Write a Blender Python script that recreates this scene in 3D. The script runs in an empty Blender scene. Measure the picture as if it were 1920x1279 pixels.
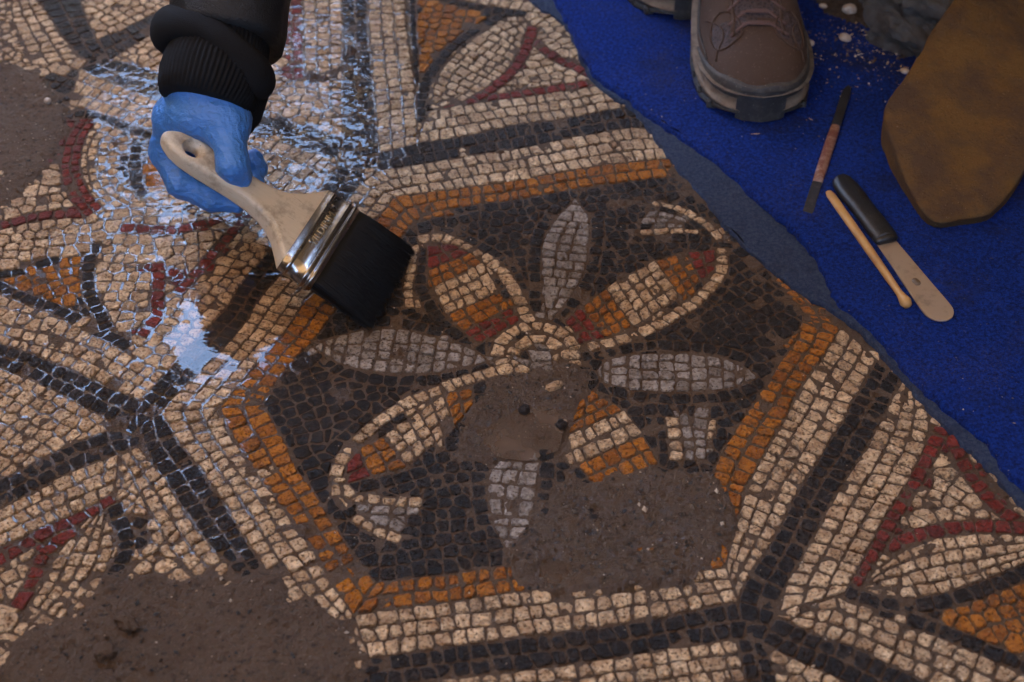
import bpy, bmesh, math, random
import numpy as np
from mathutils import Vector, Matrix
random.seed(7); rng = np.random.default_rng(7)
S = bpy.context.scene
COL = S.collection

# ------------------------------------------------------------------ camera, sky, sun, exposure
PITCH = math.radians(45.0); DIST = 1.165; FPX = 2667.0
CAM = Vector((0, -DIST*math.cos(PITCH), DIST*math.sin(PITCH)))
cd = bpy.data.cameras.new('camera'); cam = bpy.data.objects.new('camera', cd); COL.objects.link(cam)
cam.location = CAM; cam.rotation_euler = (math.pi/2-PITCH, 0, 0)
cd.lens = 50.0; cd.sensor_width = 36.0; cd.clip_start = .02; cd.clip_end = 400
cd.dof.use_dof = True; cd.dof.focus_distance = 1.15; cd.dof.aperture_fstop = 6.3
S.camera = cam
W = bpy.data.worlds.new('World'); S.world = W; W.use_nodes = True
SUN_EL, SUN_AZ = math.radians(50), math.radians(-72)      # azimuth from +Y towards +X
wt = W.node_tree; bg = wt.nodes['Background']
sky = wt.nodes.new('ShaderNodeTexSky'); sky.sky_type = 'NISHITA'; sky.sun_disc = False
sky.sun_elevation = SUN_EL; sky.sun_rotation = SUN_AZ; sky.dust_density = .25
wt.links.new(sky.outputs[0], bg.inputs[0]); bg.inputs[1].default_value = 0.15
sl = bpy.data.lights.new('sun', 'SUN'); sun = bpy.data.objects.new('sun', sl); COL.objects.link(sun)
sl.energy = 5.0; sl.angle = math.radians(.53); sl.color = (1, .93, .84)
SD = Vector((math.sin(SUN_AZ)*math.cos(SUN_EL), math.cos(SUN_AZ)*math.cos(SUN_EL), math.sin(SUN_EL)))
sun.rotation_euler = SD.to_track_quat('Z', 'Y').to_euler()
S.view_settings.view_transform = 'Standard'; S.view_settings.look = 'None'
S.view_settings.exposure = 4.9; S.view_settings.gamma = 1; S.view_settings.use_curve_mapping = False
S.render.engine = 'CYCLES'; S.cycles.max_bounces = 10; S.cycles.transparent_max_bounces = 12; S.cycles.sample_clamp_indirect = 8; S.cycles.caustics_reflective = False

# ------------------------------------------------------------------ helpers
def P(x, y, z=0.0):
    """photo pixel -> world point on the level z"""
    u = (x-960)/FPX; v = (y-639.5)/FPX
    s, c = math.sin(PITCH), math.cos(PITCH)
    d = Vector((u, c-v*s, -s-v*c)); t = (z-CAM.z)/d.z
    return CAM+d*t
def G(pts): return [tuple(P(x, y)[:2]) for x, y in pts]

def tag(o, label=None, cat=None, group=None, kind=None):
    if label: o['label'] = label
    if cat: o['category'] = cat
    if group: o['group'] = group
    if kind: o['kind'] = kind
    return o
def empty(name, loc=(0, 0, 0)):
    o = bpy.data.objects.new(name, None); COL.objects.link(o); o.location = loc; o.empty_display_size = .02
    return o
def link(name, me, mat=None, parent=None, smooth=False):
    o = bpy.data.objects.new(name, me); COL.objects.link(o)
    if mat and not me.materials: me.materials.append(mat)
    if parent is not None:
        o.parent = parent; o.matrix_parent_inverse = Matrix.Translation(parent.location).inverted()
    if smooth: me.polygons.foreach_set('use_smooth', [True]*len(me.polygons))
    return o
def mesh_obj(name, v, f, mat=None, parent=None, smooth=False):
    me = bpy.data.meshes.new(name); me.from_pydata([tuple(p) for p in v], [], f); me.update()
    return link(name, me, mat, parent, smooth)
def np_mesh(name, verts, quads, mat=None, parent=None, smooth=True):
    me = bpy.data.meshes.new(name); n = len(verts); k = quads.shape[1]; m = len(quads)
    me.vertices.add(n); me.vertices.foreach_set('co', verts.astype(np.float32).ravel())
    me.loops.add(m*k); me.loops.foreach_set('vertex_index', quads.astype(np.int32).ravel())
    me.polygons.add(m); me.polygons.foreach_set('loop_start', np.arange(0, m*k, k, dtype=np.int32))
    me.update(calc_edges=True); me.validate()
    return link(name, me, mat, parent, smooth)

def _hash(ix, iy, seed):
    h = (ix.astype(np.int64)*374761393+iy.astype(np.int64)*668265263+seed*974711) & 0x7fffffff
    h = ((h ^ (h >> 13))*1274126177) & 0x7fffffff
    return ((h ^ (h >> 16)) & 0xffff)/65535.0
def vnoise(x, y, seed=0):
    x = np.asarray(x, float); y = np.asarray(y, float)
    ix = np.floor(x); iy = np.floor(y); fx = x-ix; fy = y-iy
    fx = fx*fx*(3-2*fx); fy = fy*fy*(3-2*fy); ix = ix.astype(int); iy = iy.astype(int)
    a = _hash(ix, iy, seed); b = _hash(ix+1, iy, seed); c = _hash(ix, iy+1, seed); d = _hash(ix+1, iy+1, seed)
    return (a*(1-fx)+b*fx)*(1-fy)+(c*(1-fx)+d*fx)*fy
def fbm(x, y, scale, octv=4, seed=0, gain=.5):
    r = 0; a = 1; t = 0; f = 1.0/scale
    for i in range(octv):
        r = r+a*vnoise(x*f+i*17.3, y*f-i*9.1, seed+i); t += a; a *= gain; f *= 2.03
    return r/t*2-1

def in_poly(px, py, poly):
    ins = np.zeros(np.shape(px), bool); n = len(poly); j = n-1
    for i in range(n):
        xi, yi = poly[i]; xj, yj = poly[j]
        c = ((yi > py) != (yj > py)) & (px < (xj-xi)*(py-yi)/(yj-yi+1e-12)+xi)
        ins ^= c; j = i
    return ins
def blur(a, r):
    for _ in range(2):
        for ax in (0, 1):
            p = np.pad(a, [(r+1, r) if k == ax else (0, 0) for k in (0, 1)], mode='edge')
            c = np.cumsum(p, axis=ax)
            a = ((c[2*r+1:]-c[:-2*r-1]) if ax == 0 else (c[:, 2*r+1:]-c[:, :-2*r-1]))/(2*r+1)
    return a

# ---- signed distance fields and surface nets (hand, cuff, handle, stones)
def grid3(lo, hi, h):
    ax = [np.arange(lo[i], hi[i]+h, h) for i in range(3)]
    return np.meshgrid(*ax, indexing='ij')
def sd_cone(X, Y, Z, a, b, ra, rb):
    a = np.array(a); b = np.array(b); d = b-a; L = d@d
    t = np.clip(((X-a[0])*d[0]+(Y-a[1])*d[1]+(Z-a[2])*d[2])/L, 0, 1)
    return np.sqrt((X-a[0]-t*d[0])**2+(Y-a[1]-t*d[1])**2+(Z-a[2]-t*d[2])**2)-(ra+(rb-ra)*t)
def smin(a, b, k):
    h = np.clip(.5+.5*(b-a)/k, 0, 1)
    return b*(1-h)+a*h-k*h*(1-h)
def surface_net(F, lo, h):
    s = F < 0; n = np.array(F.shape)
    cs = sum(s[i:n[0]-1+i, j:n[1]-1+j, k:n[2]-1+k].astype(np.int8) for i in (0, 1) for j in (0, 1) for k in (0, 1))
    act = (cs > 0) & (cs < 8); idx = -np.ones(act.shape, int); ii = np.argwhere(act); idx[act] = np.arange(len(ii))
    acc = np.zeros((len(ii), 3)); cnt = np.zeros(len(ii))
    cor = [(i, j, k) for i in (0, 1) for j in (0, 1) for k in (0, 1)]
    for a in range(8):
        for b in range(a+1, 8):
            ca, cb = np.array(cor[a]), np.array(cor[b])
            if abs(ca-cb).sum() != 1: continue
            fa = F[tuple((ii+ca).T)]; fb = F[tuple((ii+cb).T)]; m = (fa < 0) != (fb < 0)
            t = np.where(m, fa/(fa-fb+1e-20), 0)[:, None]
            acc += np.where(m[:, None], ca+(cb-ca)*t, 0); cnt += m
    V = (ii+acc/cnt[:, None])*h+np.array(lo)
    Q = []
    for ax in range(3):
        sl0 = [slice(1, -1)]*3; sl0[ax] = slice(0, -1); sl1 = list(sl0); sl1[ax] = slice(1, None)
        A = s[tuple(sl0)]; B = s[tuple(sl1)]
        e = np.argwhere(A != B); o = np.ones(3, int); o[ax] = 0; e = e+o
        u, v = [(1, 2), (2, 0), (0, 1)][ax]
        du = np.zeros(3, int); dv = np.zeros(3, int); du[u] = 1; dv[v] = 1
        q = np.stack([idx[tuple((e-du-dv).T)], idx[tuple((e-dv).T)], idx[tuple(e.T)], idx[tuple((e-du).T)]], 1)
        fl = ~s[tuple(e.T)]
        q[fl] = q[fl][:, ::-1]
        Q.append(q)
    Q = np.concatenate(Q); Q = Q[(Q >= 0).all(1)]
    return V, Q

# ------------------------------------------------------------------ materials
def nodemat(name):
    m = bpy.data.materials.new(name); m.use_nodes = True; nt = m.node_tree
    b = nt.nodes['Principled BSDF']
    return m, nt, b
def N(nt, typ, **kw):
    n = nt.nodes.new(typ)
    for k, v in kw.items():
        if k in n.inputs.keys() if isinstance(k, str) else False: n.inputs[k].default_value = v
        else: setattr(n, k, v)
    return n
def noise(nt, scale, detail=4, rough=.55, vec=None):
    n = nt.nodes.new('ShaderNodeTexNoise'); n.inputs['Scale'].default_value = scale
    n.inputs['Detail'].default_value = detail; n.inputs['Roughness'].default_value = rough
    if vec is None:
        g = nt.nodes.new('ShaderNodeNewGeometry'); vec = g.outputs['Position']
    nt.links.new(vec, n.inputs['Vector'])
    return n.outputs['Fac']
def ramp(nt, fac, stops):
    r = nt.nodes.new('ShaderNodeValToRGB'); e = r.color_ramp.elements
    while len(e) < len(stops): e.new(.5)
    for el, (p, c) in zip(e, stops):
        el.position = p; el.color = (*c, 1) if len(c) == 3 else c
    nt.links.new(fac, r.inputs[0]); return r.outputs[0]
def mix(nt, fac, a, b, typ='MIX'):
    n = nt.nodes.new('ShaderNodeMix'); n.data_type = 'RGBA'; n.blend_type = typ
    for s, v in ((0, fac), (6, a), (7, b)):
        if isinstance(v, (int, float)): n.inputs[s].default_value = v
        elif isinstance(v, tuple): n.inputs[s].default_value = (*v, 1)
        else: nt.links.new(v, n.inputs[s])
    return n.outputs[2]
def mth(nt, op, a, b=0.0, clamp=False):
    n = nt.nodes.new('ShaderNodeMath'); n.operation = op; n.use_clamp = clamp
    for i, v in enumerate((a, b)):
        if isinstance(v, (int, float)): n.inputs[i].default_value = v
        else: nt.links.new(v, n.inputs[i])
    return n.outputs[0]
def bump(nt, bsdf, h, strength=.5, dist=.001, normal=None):
    n = nt.nodes.new('ShaderNodeBump'); n.inputs['Strength'].default_value = strength; n.inputs['Distance'].default_value = dist
    nt.links.new(h, n.inputs['Height'])
    if normal is not None: nt.links.new(normal, n.inputs['Normal'])
    nt.links.new(n.outputs[0], bsdf.inputs['Normal']); return n.outputs[0]
def objco(nt):
    return nt.nodes.new('ShaderNodeTexCoord').outputs['Object']
def attr(nt, name):
    a = nt.nodes.new('ShaderNodeAttribute'); a.attribute_name = name; return a.outputs['Fac']
# ------------------------------------------------------------------ the mosaic: design traced from the photograph on the ground plane
CREAM, ORANGE, RED, BLACK, GREY = range(5)
SZ = 0.0118
placed = []; bins = {}; BC = .02
def _bb(p): xs = [q[0] for q in p]; ys = [q[1] for q in p]; return min(xs), min(ys), max(xs), max(ys)
def area(p): return .5*sum(p[i-1][0]*p[i][1]-p[i][0]*p[i-1][1] for i in range(len(p)))
def cen(p): n = len(p); return sum(q[0] for q in p)/n, sum(q[1] for q in p)/n
def clip(p, nx, ny, d):
    out = []; n = len(p)
    for i in range(n):
        a = p[i-1]; b = p[i]; da = a[0]*nx+a[1]*ny-d; db = b[0]*nx+b[1]*ny-d
        if (da <= 0) != (db <= 0):
            t = da/(da-db); out.append((a[0]+(b[0]-a[0])*t, a[1]+(b[1]-a[1])*t))
        if db <= 0: out.append(b)
    return out
def near(bb):
    s = set()
    for i in range(int(bb[0]//BC), int(bb[2]//BC)+1):
        for j in range(int(bb[1]//BC), int(bb[3]//BC)+1): s.update(bins.get((i, j), ()))
    return s
def add_poly(p, col, minfrac=.25):
    if len(p) < 3: return False
    if area(p) < 0: p = p[::-1]
    for k in near(_bb(p)):
        q = placed[k][0]; bp = _bb(p); bq = placed[k][2]
        if bp[2] < bq[0] or bq[2] < bp[0] or bp[3] < bq[1] or bq[3] < bp[1]: continue
        c = cen(p); best = -1e9; e = None
        for i in range(len(q)):
            a = q[i-1]; b = q[i]; dx = b[0]-a[0]; dy = b[1]-a[1]; L = math.hypot(dx, dy)
            if L < 1e-5: continue
            nx, ny = dy/L, -dx/L; s = (c[0]-a[0])*nx+(c[1]-a[1])*ny
            if s > best: best = s; e = (nx, ny, a)
        if best <= 0: return False
        nx, ny, a = e
        p = clip(p, -nx, -ny, -(a[0]*nx+a[1]*ny))
        if len(p) < 3 or abs(area(p)) < minfrac*SZ*SZ: return False
    bb = _bb(p)
    if abs(area(p)) < minfrac*SZ*SZ or min(bb[2]-bb[0], bb[3]-bb[1]) < .28*SZ: return False
    k = len(placed); placed.append((p, col, bb))
    for i in range(int(bb[0]//BC), int(bb[2]//BC)+1):
        for j in range(int(bb[1]//BC), int(bb[3]//BC)+1): bins.setdefault((i, j), []).append(k)
    return True
def occupied(x, y):
    for k in bins.get((int(x//BC), int(y//BC)), ()):
        q = placed[k][0]
        if all((q[i][0]-q[i-1][0])*(y-q[i-1][1])-(q[i][1]-q[i-1][1])*(x-q[i-1][0]) >= -1e-9 for i in range(len(q))): return True
    return False
def lerp(a, b, t): return (a[0]+(b[0]-a[0])*t, a[1]+(b[1]-a[1])*t)
def resample(p, n):
    d = [0]
    for i in range(1, len(p)): d.append(d[-1]+math.dist(p[i-1], p[i]))
    out = []; j = 0
    for i in range(n):
        s = d[-1]*i/(n-1)
        while j < len(p)-2 and d[j+1] < s: j += 1
        out.append(lerp(p[j], p[j+1], min(1, (s-d[j])/max(1e-9, d[j+1]-d[j]))))
    return out
def pathat(p, d, s):
    j = 0
    while j < len(p)-2 and d[j+1] < s: j += 1
    return lerp(p[j], p[j+1], min(1, max(0, (s-d[j])/max(1e-9, d[j+1]-d[j]))))
def cuts(L, w):
    n = max(1, round(L/w)); r = [random.uniform(.72, 1.32) for _ in range(n)]; t = sum(r); c = [0]
    for q in r: c.append(c[-1]+q/t)
    return c
def jit(p, a=.075): return (p[0]+random.gauss(0, a*SZ*.55), p[1]+random.gauss(0, a*SZ*.55))
LOSS = .02
def band_g(L, R, n, col, w=SZ, loss=None):
    if len(L) != len(R): L = resample(L, 24); R = resample(R, 24)
    loss = LOSS if loss is None else loss
    for j in range(n):
        A = [lerp(a, b, j/n) for a, b in zip(L, R)]; B = [lerp(a, b, (j+1)/n) for a, b in zip(L, R)]
        dA = [0]; dM = [0]
        M = [lerp(a, b, .5) for a, b in zip(A, B)]
        for i in range(1, len(M)): dM.append(dM[-1]+math.dist(M[i-1], M[i]))
        par = dM
        def at(path, s):
            k = 0
            while k < len(par)-2 and par[k+1] < s: k += 1
            return lerp(path[k], path[k+1], min(1, max(0, (s-par[k])/max(1e-9, par[k+1]-par[k]))))
        cs = [c*dM[-1] for c in cuts(dM[-1], w)]
        Lt = dM[-1]
        def cross(s_):
            a = at(A, s_); b = at(B, s_); m = lerp(a, b, .5)
            t0 = at(M, max(0, s_-w)); t1 = at(M, min(Lt, s_+w)); tx, ty = t1[0]-t0[0], t1[1]-t0[1]; tl = math.hypot(tx, ty) or 1; tx /= tl; ty /= tl
            cx, cy = b[0]-a[0], b[1]-a[1]; k = (cx*tx+cy*ty)*.85*min(1, max(0, min(s_, Lt-s_)/(1.5*w)))
            cx -= tx*k; cy -= ty*k
            return (m[0]-cx/2, m[1]-cy/2), (m[0]+cx/2, m[1]+cy/2)
        X = []
        for i in range(len(cs)):
            a, b = cross(cs[i]); j_ = random.gauss(0, .05)*w; t0 = at(M, max(0, cs[i]-w)); t1 = at(M, min(Lt, cs[i]+w)); tl = math.dist(t0, t1) or 1
            tx, ty = (t1[0]-t0[0])/tl*j_, (t1[1]-t0[1])/tl*j_
            if 0 < i < len(cs)-1: a, b = (a[0]+tx, a[1]+ty), (b[0]-tx, b[1]-ty)
            X.append((a, b))
        for i in range(len(cs)-1):
            if random.random() < loss: continue
            q = [X[i][0], X[i+1][0], X[i+1][1], X[i][1]]
            add_poly([jit(v) for v in q], col)
def band(L, R, n, col, w=SZ, loss=None): band_g(G(L), G(R), n, col, w, loss)
def offs(p, d):
    out = []
    for i in range(len(p)):
        a = p[max(0, i-1)]; b = p[min(len(p)-1, i+1)]; dx, dy = b[0]-a[0], b[1]-a[1]; L = math.hypot(dx, dy)
        out.append((p[i][0]-dy/L*d, p[i][1]+dx/L*d))
    return out
def row(C, col, n=1, w=SZ, t=None, loss=None, px=True):
    c = G(C) if px else C
    c = resample(c, max(len(c), 14)) if len(c) > 2 else c
    t = (t or w)*n
    band_g(offs(c, t/2), offs(c, -t/2), n, col, w, loss)
def petal(L, R, cols, w=SZ):
    L = G(L); R = G(R)
    for i, col in enumerate(cols):
        ln = (math.dist(L[i], L[i+1])+math.dist(R[i], R[i+1]))/2; n = max(1, round(ln/w))
        for j in range(n):
            a0, b0 = lerp(L[i], L[i+1], j/n), lerp(R[i], R[i+1], j/n)
            a1, b1 = lerp(L[i], L[i+1], (j+1)/n), lerp(R[i], R[i+1], (j+1)/n)
            if max(math.dist(a0, b0), math.dist(a1, b1)) < .3*w: continue
            cs = cuts((math.dist(a0, b0)+math.dist(a1, b1))/2, w)
            for k in range(len(cs)-1):
                add_poly([jit(v) for v in (lerp(a0, b0, cs[k]), lerp(a0, b0, cs[k+1]), lerp(a1, b1, cs[k+1]), lerp(a1, b1, cs[k]))], col)
def lens(U, D, col, w=SZ):
    """leaf shape between an upper and a lower edge: rows running along it"""
    U = resample(G(U), 24); D = resample(G(D), 24)
    L = sum(math.dist(U[i], U[i-1]) for i in range(1, 24)); n = max(1, round(L/w)); cs = cuts(L, w)
    for i in range(n):
        def at(P_, s):
            f = s*23; k = min(22, int(f)); return lerp(P_[k], P_[k+1], f-k)
        a0, a1, b0, b1 = at(U, cs[i]), at(U, cs[i+1]), at(D, cs[i]), at(D, cs[i+1])
        h = (math.dist(a0, b0)+math.dist(a1, b1))/2; cc = cuts(h, w)
        for k in range(len(cc)-1):
            add_poly([jit(v) for v in (lerp(a0, b0, cc[k]), lerp(a1, b1, cc[k]), lerp(a1, b1, cc[k+1]), lerp(a0, b0, cc[k+1]))], col, .2)
def fill(poly, col, along=None, w=SZ, jitter=.16, loss=0.0):
    pg = G(poly) if poly and abs(poly[0][0]) > 2 or abs(poly[0][1]) > 2 else poly
    if along: a, b = G(along); ang = math.atan2(b[1]-a[1], b[0]-a[0])
    else: ang = 0.1
    ca, sa = math.cos(ang), math.sin(ang); bb = _bb(pg)
    cx, cy = (bb[0]+bb[2])/2, (bb[1]+bb[3])/2; Rr = math.hypot(bb[2]-bb[0], bb[3]-bb[1])/2
    n = int(Rr/w)+2; seeds = []
    for i in range(-n, n+1):
        sh = random.uniform(0, 1)
        for j in range(-n, n+1):
            u = (j+sh+random.gauss(0, jitter))*w; v = (i+random.gauss(0, jitter*.6))*w
            x, y = cx+u*ca-v*sa, cy+u*sa+v*ca
            if bool(in_poly(np.array(x), np.array(y), pg)) and not occupied(x, y): seeds.append((x, y))
    sb = {}
    for k, s in enumerate(seeds): sb.setdefault((int(s[0]//BC), int(s[1]//BC)), []).append(k)
    for k, (x, y) in enumerate(seeds):
        if random.random() < loss: continue
        h = w*.78
        p = [(x+h*(c*ca-d*sa), y+h*(c*sa+d*ca)) for c, d in ((-1, -1), (1, -1), (1, 1), (-1, 1))]
        for i in range(int((x-.03)//BC), int((x+.03)//BC)+1):
            for j in range(int((y-.03)//BC), int((y+.03)//BC)+1):
                for m in sb.get((i, j), ()):
                    if m == k: continue
                    sx, sy = seeds[m]; dx, dy = sx-x, sy-y; L = math.hypot(dx, dy)
                    if L > 2.6*w or L < 1e-6: continue
                    p = clip(p, dx/L, dy/L, (x+dx/2)*dx/L+(y+dy/2)*dy/L)
                    if len(p) < 3: break
        if len(p) >= 3: add_poly(p, col, .2)

# --- flower petals
petal([(799, 459), (801, 505), (812, 538), (836, 590), (868, 620), (897, 645)],
      [(845, 456), (882, 473), (906, 490), (938, 546), (958, 575), (978, 598)], [RED, ORANGE, CREAM, ORANGE, RED])
row([(783, 449), (810, 444), (835, 445), (862, 456), (893, 474), (917, 487), (932, 499), (947, 513), (958, 530), (967, 547), (976, 566), (985, 590), (994, 604)], CREAM)
row([(779, 456), (775, 485), (770, 505), (765, 525), (765, 547), (768, 578)], CREAM, t=.0085)
petal([(1342, 468), (1287, 470), (1228, 487), (1137, 538), (1090, 574), (1056, 602)],
      [(1341, 505), (1314, 524), (1277, 556), (1187, 611), (1135, 632), (1097, 641)], [RED, ORANGE, CREAM, ORANGE, RED])
row([(1350, 463), (1355, 480), (1353, 501), (1347, 520), (1335, 536), (1317, 551), (1302, 566), (1282, 580), (1260, 594), (1232, 610), (1206, 622), (1182, 631), (1160, 638), (1127, 644), (1100, 650)], CREAM)
petal([(884, 724), (832, 738), (718, 815), (674, 842), (650, 868)],
      [(890, 757), (852, 800), (765, 872), (697, 893), (652, 904)], [ORANGE, CREAM, ORANGE, RED])
row([(962, 688), (930, 695), (905, 702), (880, 710), (852, 718), (827, 730), (790, 742), (760, 757), (740, 770), (717, 782), (695, 803), (676, 820), (660, 836), (645, 855), (633, 872), (627, 892)], CREAM)
petal([(1110, 730), (1170, 768), (1203, 812), (1236, 868)], [(1085, 752), (1062, 815), (1082, 872), (1120, 914)], [ORANGE, CREAM, ORANGE])
row([(1050, 822), (1058, 834), (1071, 852), (1085, 873), (1102, 891), (1122, 904)], CREAM)
lens([(590, 648), (621, 632), (676, 619), (705, 613), (746, 615), (785, 624), (829, 636), (873, 645), (912, 672)],
     [(590, 652), (635, 680), (672, 692), (725, 699), (770, 700), (810, 698), (847, 692), (880, 685), (912, 676)], GREY)
lens([(1120, 694), (1130, 676), (1182, 664), (1235, 660), (1292, 662), (1345, 668), (1395, 685), (1419, 703)],
     [(1120, 700), (1125, 716), (1147, 722), (1200, 732), (1250, 735), (1325, 732), (1375, 727), (1419, 707)], GREY)
lens([(1077, 370), (1060, 387), (1042, 412), (1027, 427), (1017, 455), (1015, 485), (1016, 515), (1017, 540), (1020, 567), (1030, 599)],
     [(1081, 372), (1095, 388), (1106, 410), (1107, 435), (1105, 455), (1100, 480), (1095, 510), (1082, 537), (1067, 560), (1036, 600)], GREY)
lens([(955, 850), (930, 868), (915, 887), (912, 920), (917, 955), (925, 990), (950, 1030)],
     [(1010, 845), (1012, 865), (1010, 885), (1007, 920), (1002, 960), (990, 1000), (960, 1032)], GREY)
# --- flower centre
row([(930, 668), (935, 646), (952, 626), (973, 614), (1000, 608), (1023, 612), (1045, 619), (1063, 628), (1075, 647)], CREAM, loss=0)
row([(960, 664), (971, 648), (987, 637), (1013, 631), (1036, 639), (1048, 652)], CREAM)
row([(932, 684), (957, 672), (968, 690), (990, 700)], CREAM, loss=.3)
row([(1050, 664), (1090, 662)], CREAM); row([(1066, 676), (1092, 676)], CREAM)
fill([(970, 665), (985, 648), (1010, 643), (1035, 655), (1038, 675), (1020, 692), (990, 692)], GREY)
# --- curled brackets between the petals
row([(1180, 436), (1235, 433), (1292, 431), (1312, 434)], CREAM, t=.007)
row([(1222, 380), (1250, 382), (1275, 390), (1297, 402), (1320, 416), (1338, 431), (1352, 448)], CREAM, t=.0085)
band([(1216, 396), (1250, 394), (1285, 408), (1305, 424)], [(1190, 429), (1235, 426), (1275, 425), (1296, 427)], 3, GREY, loss=.08)
row([(1259, 780), (1265, 812), (1269, 835), (1266, 862)], CREAM)
row([(1276, 776), (1287, 812), (1290, 862)], GREY); row([(1318, 762), (1311, 810), (1310, 860)], GREY)
row([(1338, 762), (1337, 787), (1333, 812), (1327, 835)], CREAM, t=.006)
row([(627, 905), (629, 925), (642, 946), (657, 959), (672, 973), (700, 992), (725, 1003), (752, 1012)], CREAM, t=.0085)
row([(640, 908), (649, 920), (664, 931), (697, 936), (730, 938), (792, 941)], CREAM, t=.0095, loss=.06)
row([(668, 946), (700, 951), (745, 953), (785, 953)], GREY); row([(692, 970), (735, 978), (755, 992)], GREY, loss=.2)
# --- hexagon: orange and pale borders, black bands
OT, IT = [(740, 368), (827, 357), (973, 337), (1140, 307), (1250, 296), (1285, 300)], [(777, 413), (820, 393), (973, 372), (1140, 343), (1273, 329), (1300, 330)]
band(OT, IT, 2, ORANGE)
ON, IN_ = [(740, 368), (700, 420), (623, 510), (567, 569), (533, 623), (493, 668), (450, 719), (410, 763)], [(777, 413), (745, 455), (668, 540), (627, 583), (593, 630), (555, 668), (520, 712), (493, 756)]
band(ON, IN_, 2, ORANGE)
OS, IS = [(410, 763), (433, 819), (457, 849), (487, 895), (520, 932), (550, 979), (597, 1039), (616, 1083), (663, 1152)], [(493, 756), (512, 790), (533, 823), (560, 885), (587, 915), (622, 975), (655, 1028), (675, 1055), (703, 1090)]
band(OS, IS, 2, ORANGE)
OB, IB = [(663, 1152), (717, 1142), (807, 1132), (960, 1109), (1100, 1092), (1240, 1075), (1360, 1062)], [(703, 1090), (757, 1085), (853, 1073), (950, 1059), (1100, 1040), (1240, 1022), (1335, 1010)]
band(OB, IB, 2, ORANGE)
OR_, IR = [(1577, 613), (1553, 653), (1527, 689), (1497, 733), (1477, 776), (1447, 819), (1420, 872), (1400, 909), (1380, 980), (1360, 1062)], [(1508, 590), (1493, 639), (1467, 672), (1440, 713), (1420, 746), (1392, 786), (1360, 839), (1337, 880), (1335, 950), (1335, 1010)]
band(OR_, IR, 2, ORANGE)
band([(1285, 300), (1420, 440), (1577, 613)], [(1300, 330), (1395, 450), (1508, 590)], 2, ORANGE, loss=.5)
CT = [(677, 343), (707, 320), (867, 293), (973, 278), (1107, 250), (1190, 238), (1235, 240)]
band(CT, OT[:1]+OT[1:], 3, CREAM)
CN = [(677, 343), (640, 385), (560, 470), (510, 529), (480, 569), (453, 613), (400, 672), (337, 733), (302, 770)]
band(CN, resample(ON, 9), 3, CREAM)
CS = [(302, 770), (333, 826), (380, 885), (397, 915), (427, 952), (460, 1009), (500, 1069), (577, 1122), (640, 1215), (690, 1232)]
band([(302, 770), (333, 826), (380, 885), (427, 952), (460, 1009), (500, 1069), (560, 1140), (690, 1232)], [(410, 763), (433, 819), (472, 875), (520, 932), (550, 979), (597, 1045), (625, 1100), (663, 1152)], 3, CREAM)
CB = [(690, 1232), (783, 1219), (907, 1202), (1040, 1185), (1140, 1172), (1273, 1149), (1383, 1125)]
band(CB, [(663, 1152), (757, 1140), (880, 1121), (1010, 1104), (1110, 1090), (1240, 1075), (1360, 1062)], 3, CREAM)
CR = [(1643, 673), (1623, 709), (1600, 749), (1573, 799), (1540, 852), (1513, 892), (1487, 935), (1460, 995), (1423, 1052), (1403, 1082), (1383, 1125)]
band(CR, [(1577, 613), (1553, 653), (1527, 689), (1497, 740), (1460, 800), (1437, 840), (1410, 890), (1392, 945), (1376, 1000), (1368, 1030), (1360, 1062)], 3, CREAM)
BT = [(860, 257), (973, 233), (1073, 220), (1187, 196), (1215, 200)]
band([(710, 286), (780, 269)]+BT, [(707, 320), (780, 308), (867, 293), (973, 278), (1107, 250), (1190, 238), (1235, 240)], 2, BLACK)
band([(643, 300), (590, 375), (520, 455), (465, 512), (425, 576), (385, 618), (330, 680), (268, 745)], [(677, 343), (640, 385), (560, 470), (510, 529), (470, 590), (430, 640), (360, 710), (302, 770)], 2, BLACK)
band([(262, 800), (283, 865), (307, 889), (333, 935), (357, 972), (393, 1019), (433, 1060), (470, 1110)], [(302, 770), (333, 826), (380, 885), (397, 915), (427, 952), (460, 1009), (500, 1069), (540, 1110)], 2, BLACK)
band([(690, 1234), (783, 1221), (907, 1204), (1040, 1187), (1140, 1174), (1273, 1151), (1383, 1127), (1453, 1145)], [(690, 1290), (827, 1272), (973, 1255), (1107, 1239), (1207, 1222), (1280, 1209), (1380, 1195), (1430, 1199)], 2, BLACK, loss=.02)
BR = [(1690, 709), (1667, 759), (1647, 796), (1617, 852), (1580, 902), (1547, 962), (1510, 1032), (1467, 1105), (1453, 1145)]
band(BR, [(1643, 673), (1615, 722), (1590, 765), (1555, 825), (1525, 872), (1487, 935), (1450, 1012), (1403, 1082), (1383, 1125)], 2, BLACK)
# --- dark rows that follow the petals, then the dark field of the hexagon
row([(591, 631), (621, 620), (676, 607), (705, 600), (746, 602), (785, 611), (829, 622)], BLACK)
row([(600, 672), (635, 694), (672, 706), (725, 713), (770, 714), (815, 712), (850, 704), (885, 698)], BLACK)
row([(1120, 722), (1157, 734), (1205, 744), (1260, 748), (1310, 747), (1362, 742), (1400, 733), (1432, 712)], BLACK)
row([(1135, 662), (1182, 650), (1235, 646), (1292, 648), (1345, 654), (1400, 670)], BLACK)
row([(1002, 585), (1003, 540), (1001, 485), (1004, 455), (1013, 427), (1028, 406), (1046, 384)], BLACK)
row([(1047, 588), (1080, 562), (1097, 537), (1110, 510), (1115, 480), (1119, 455), (1121, 430), (1118, 405)], BLACK)
row([(1366, 480), (1366, 505), (1358, 530), (1346, 548), (1325, 563), (1312, 578), (1290, 594), (1264, 608), (1236, 624), (1206, 637)], BLACK)
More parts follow.
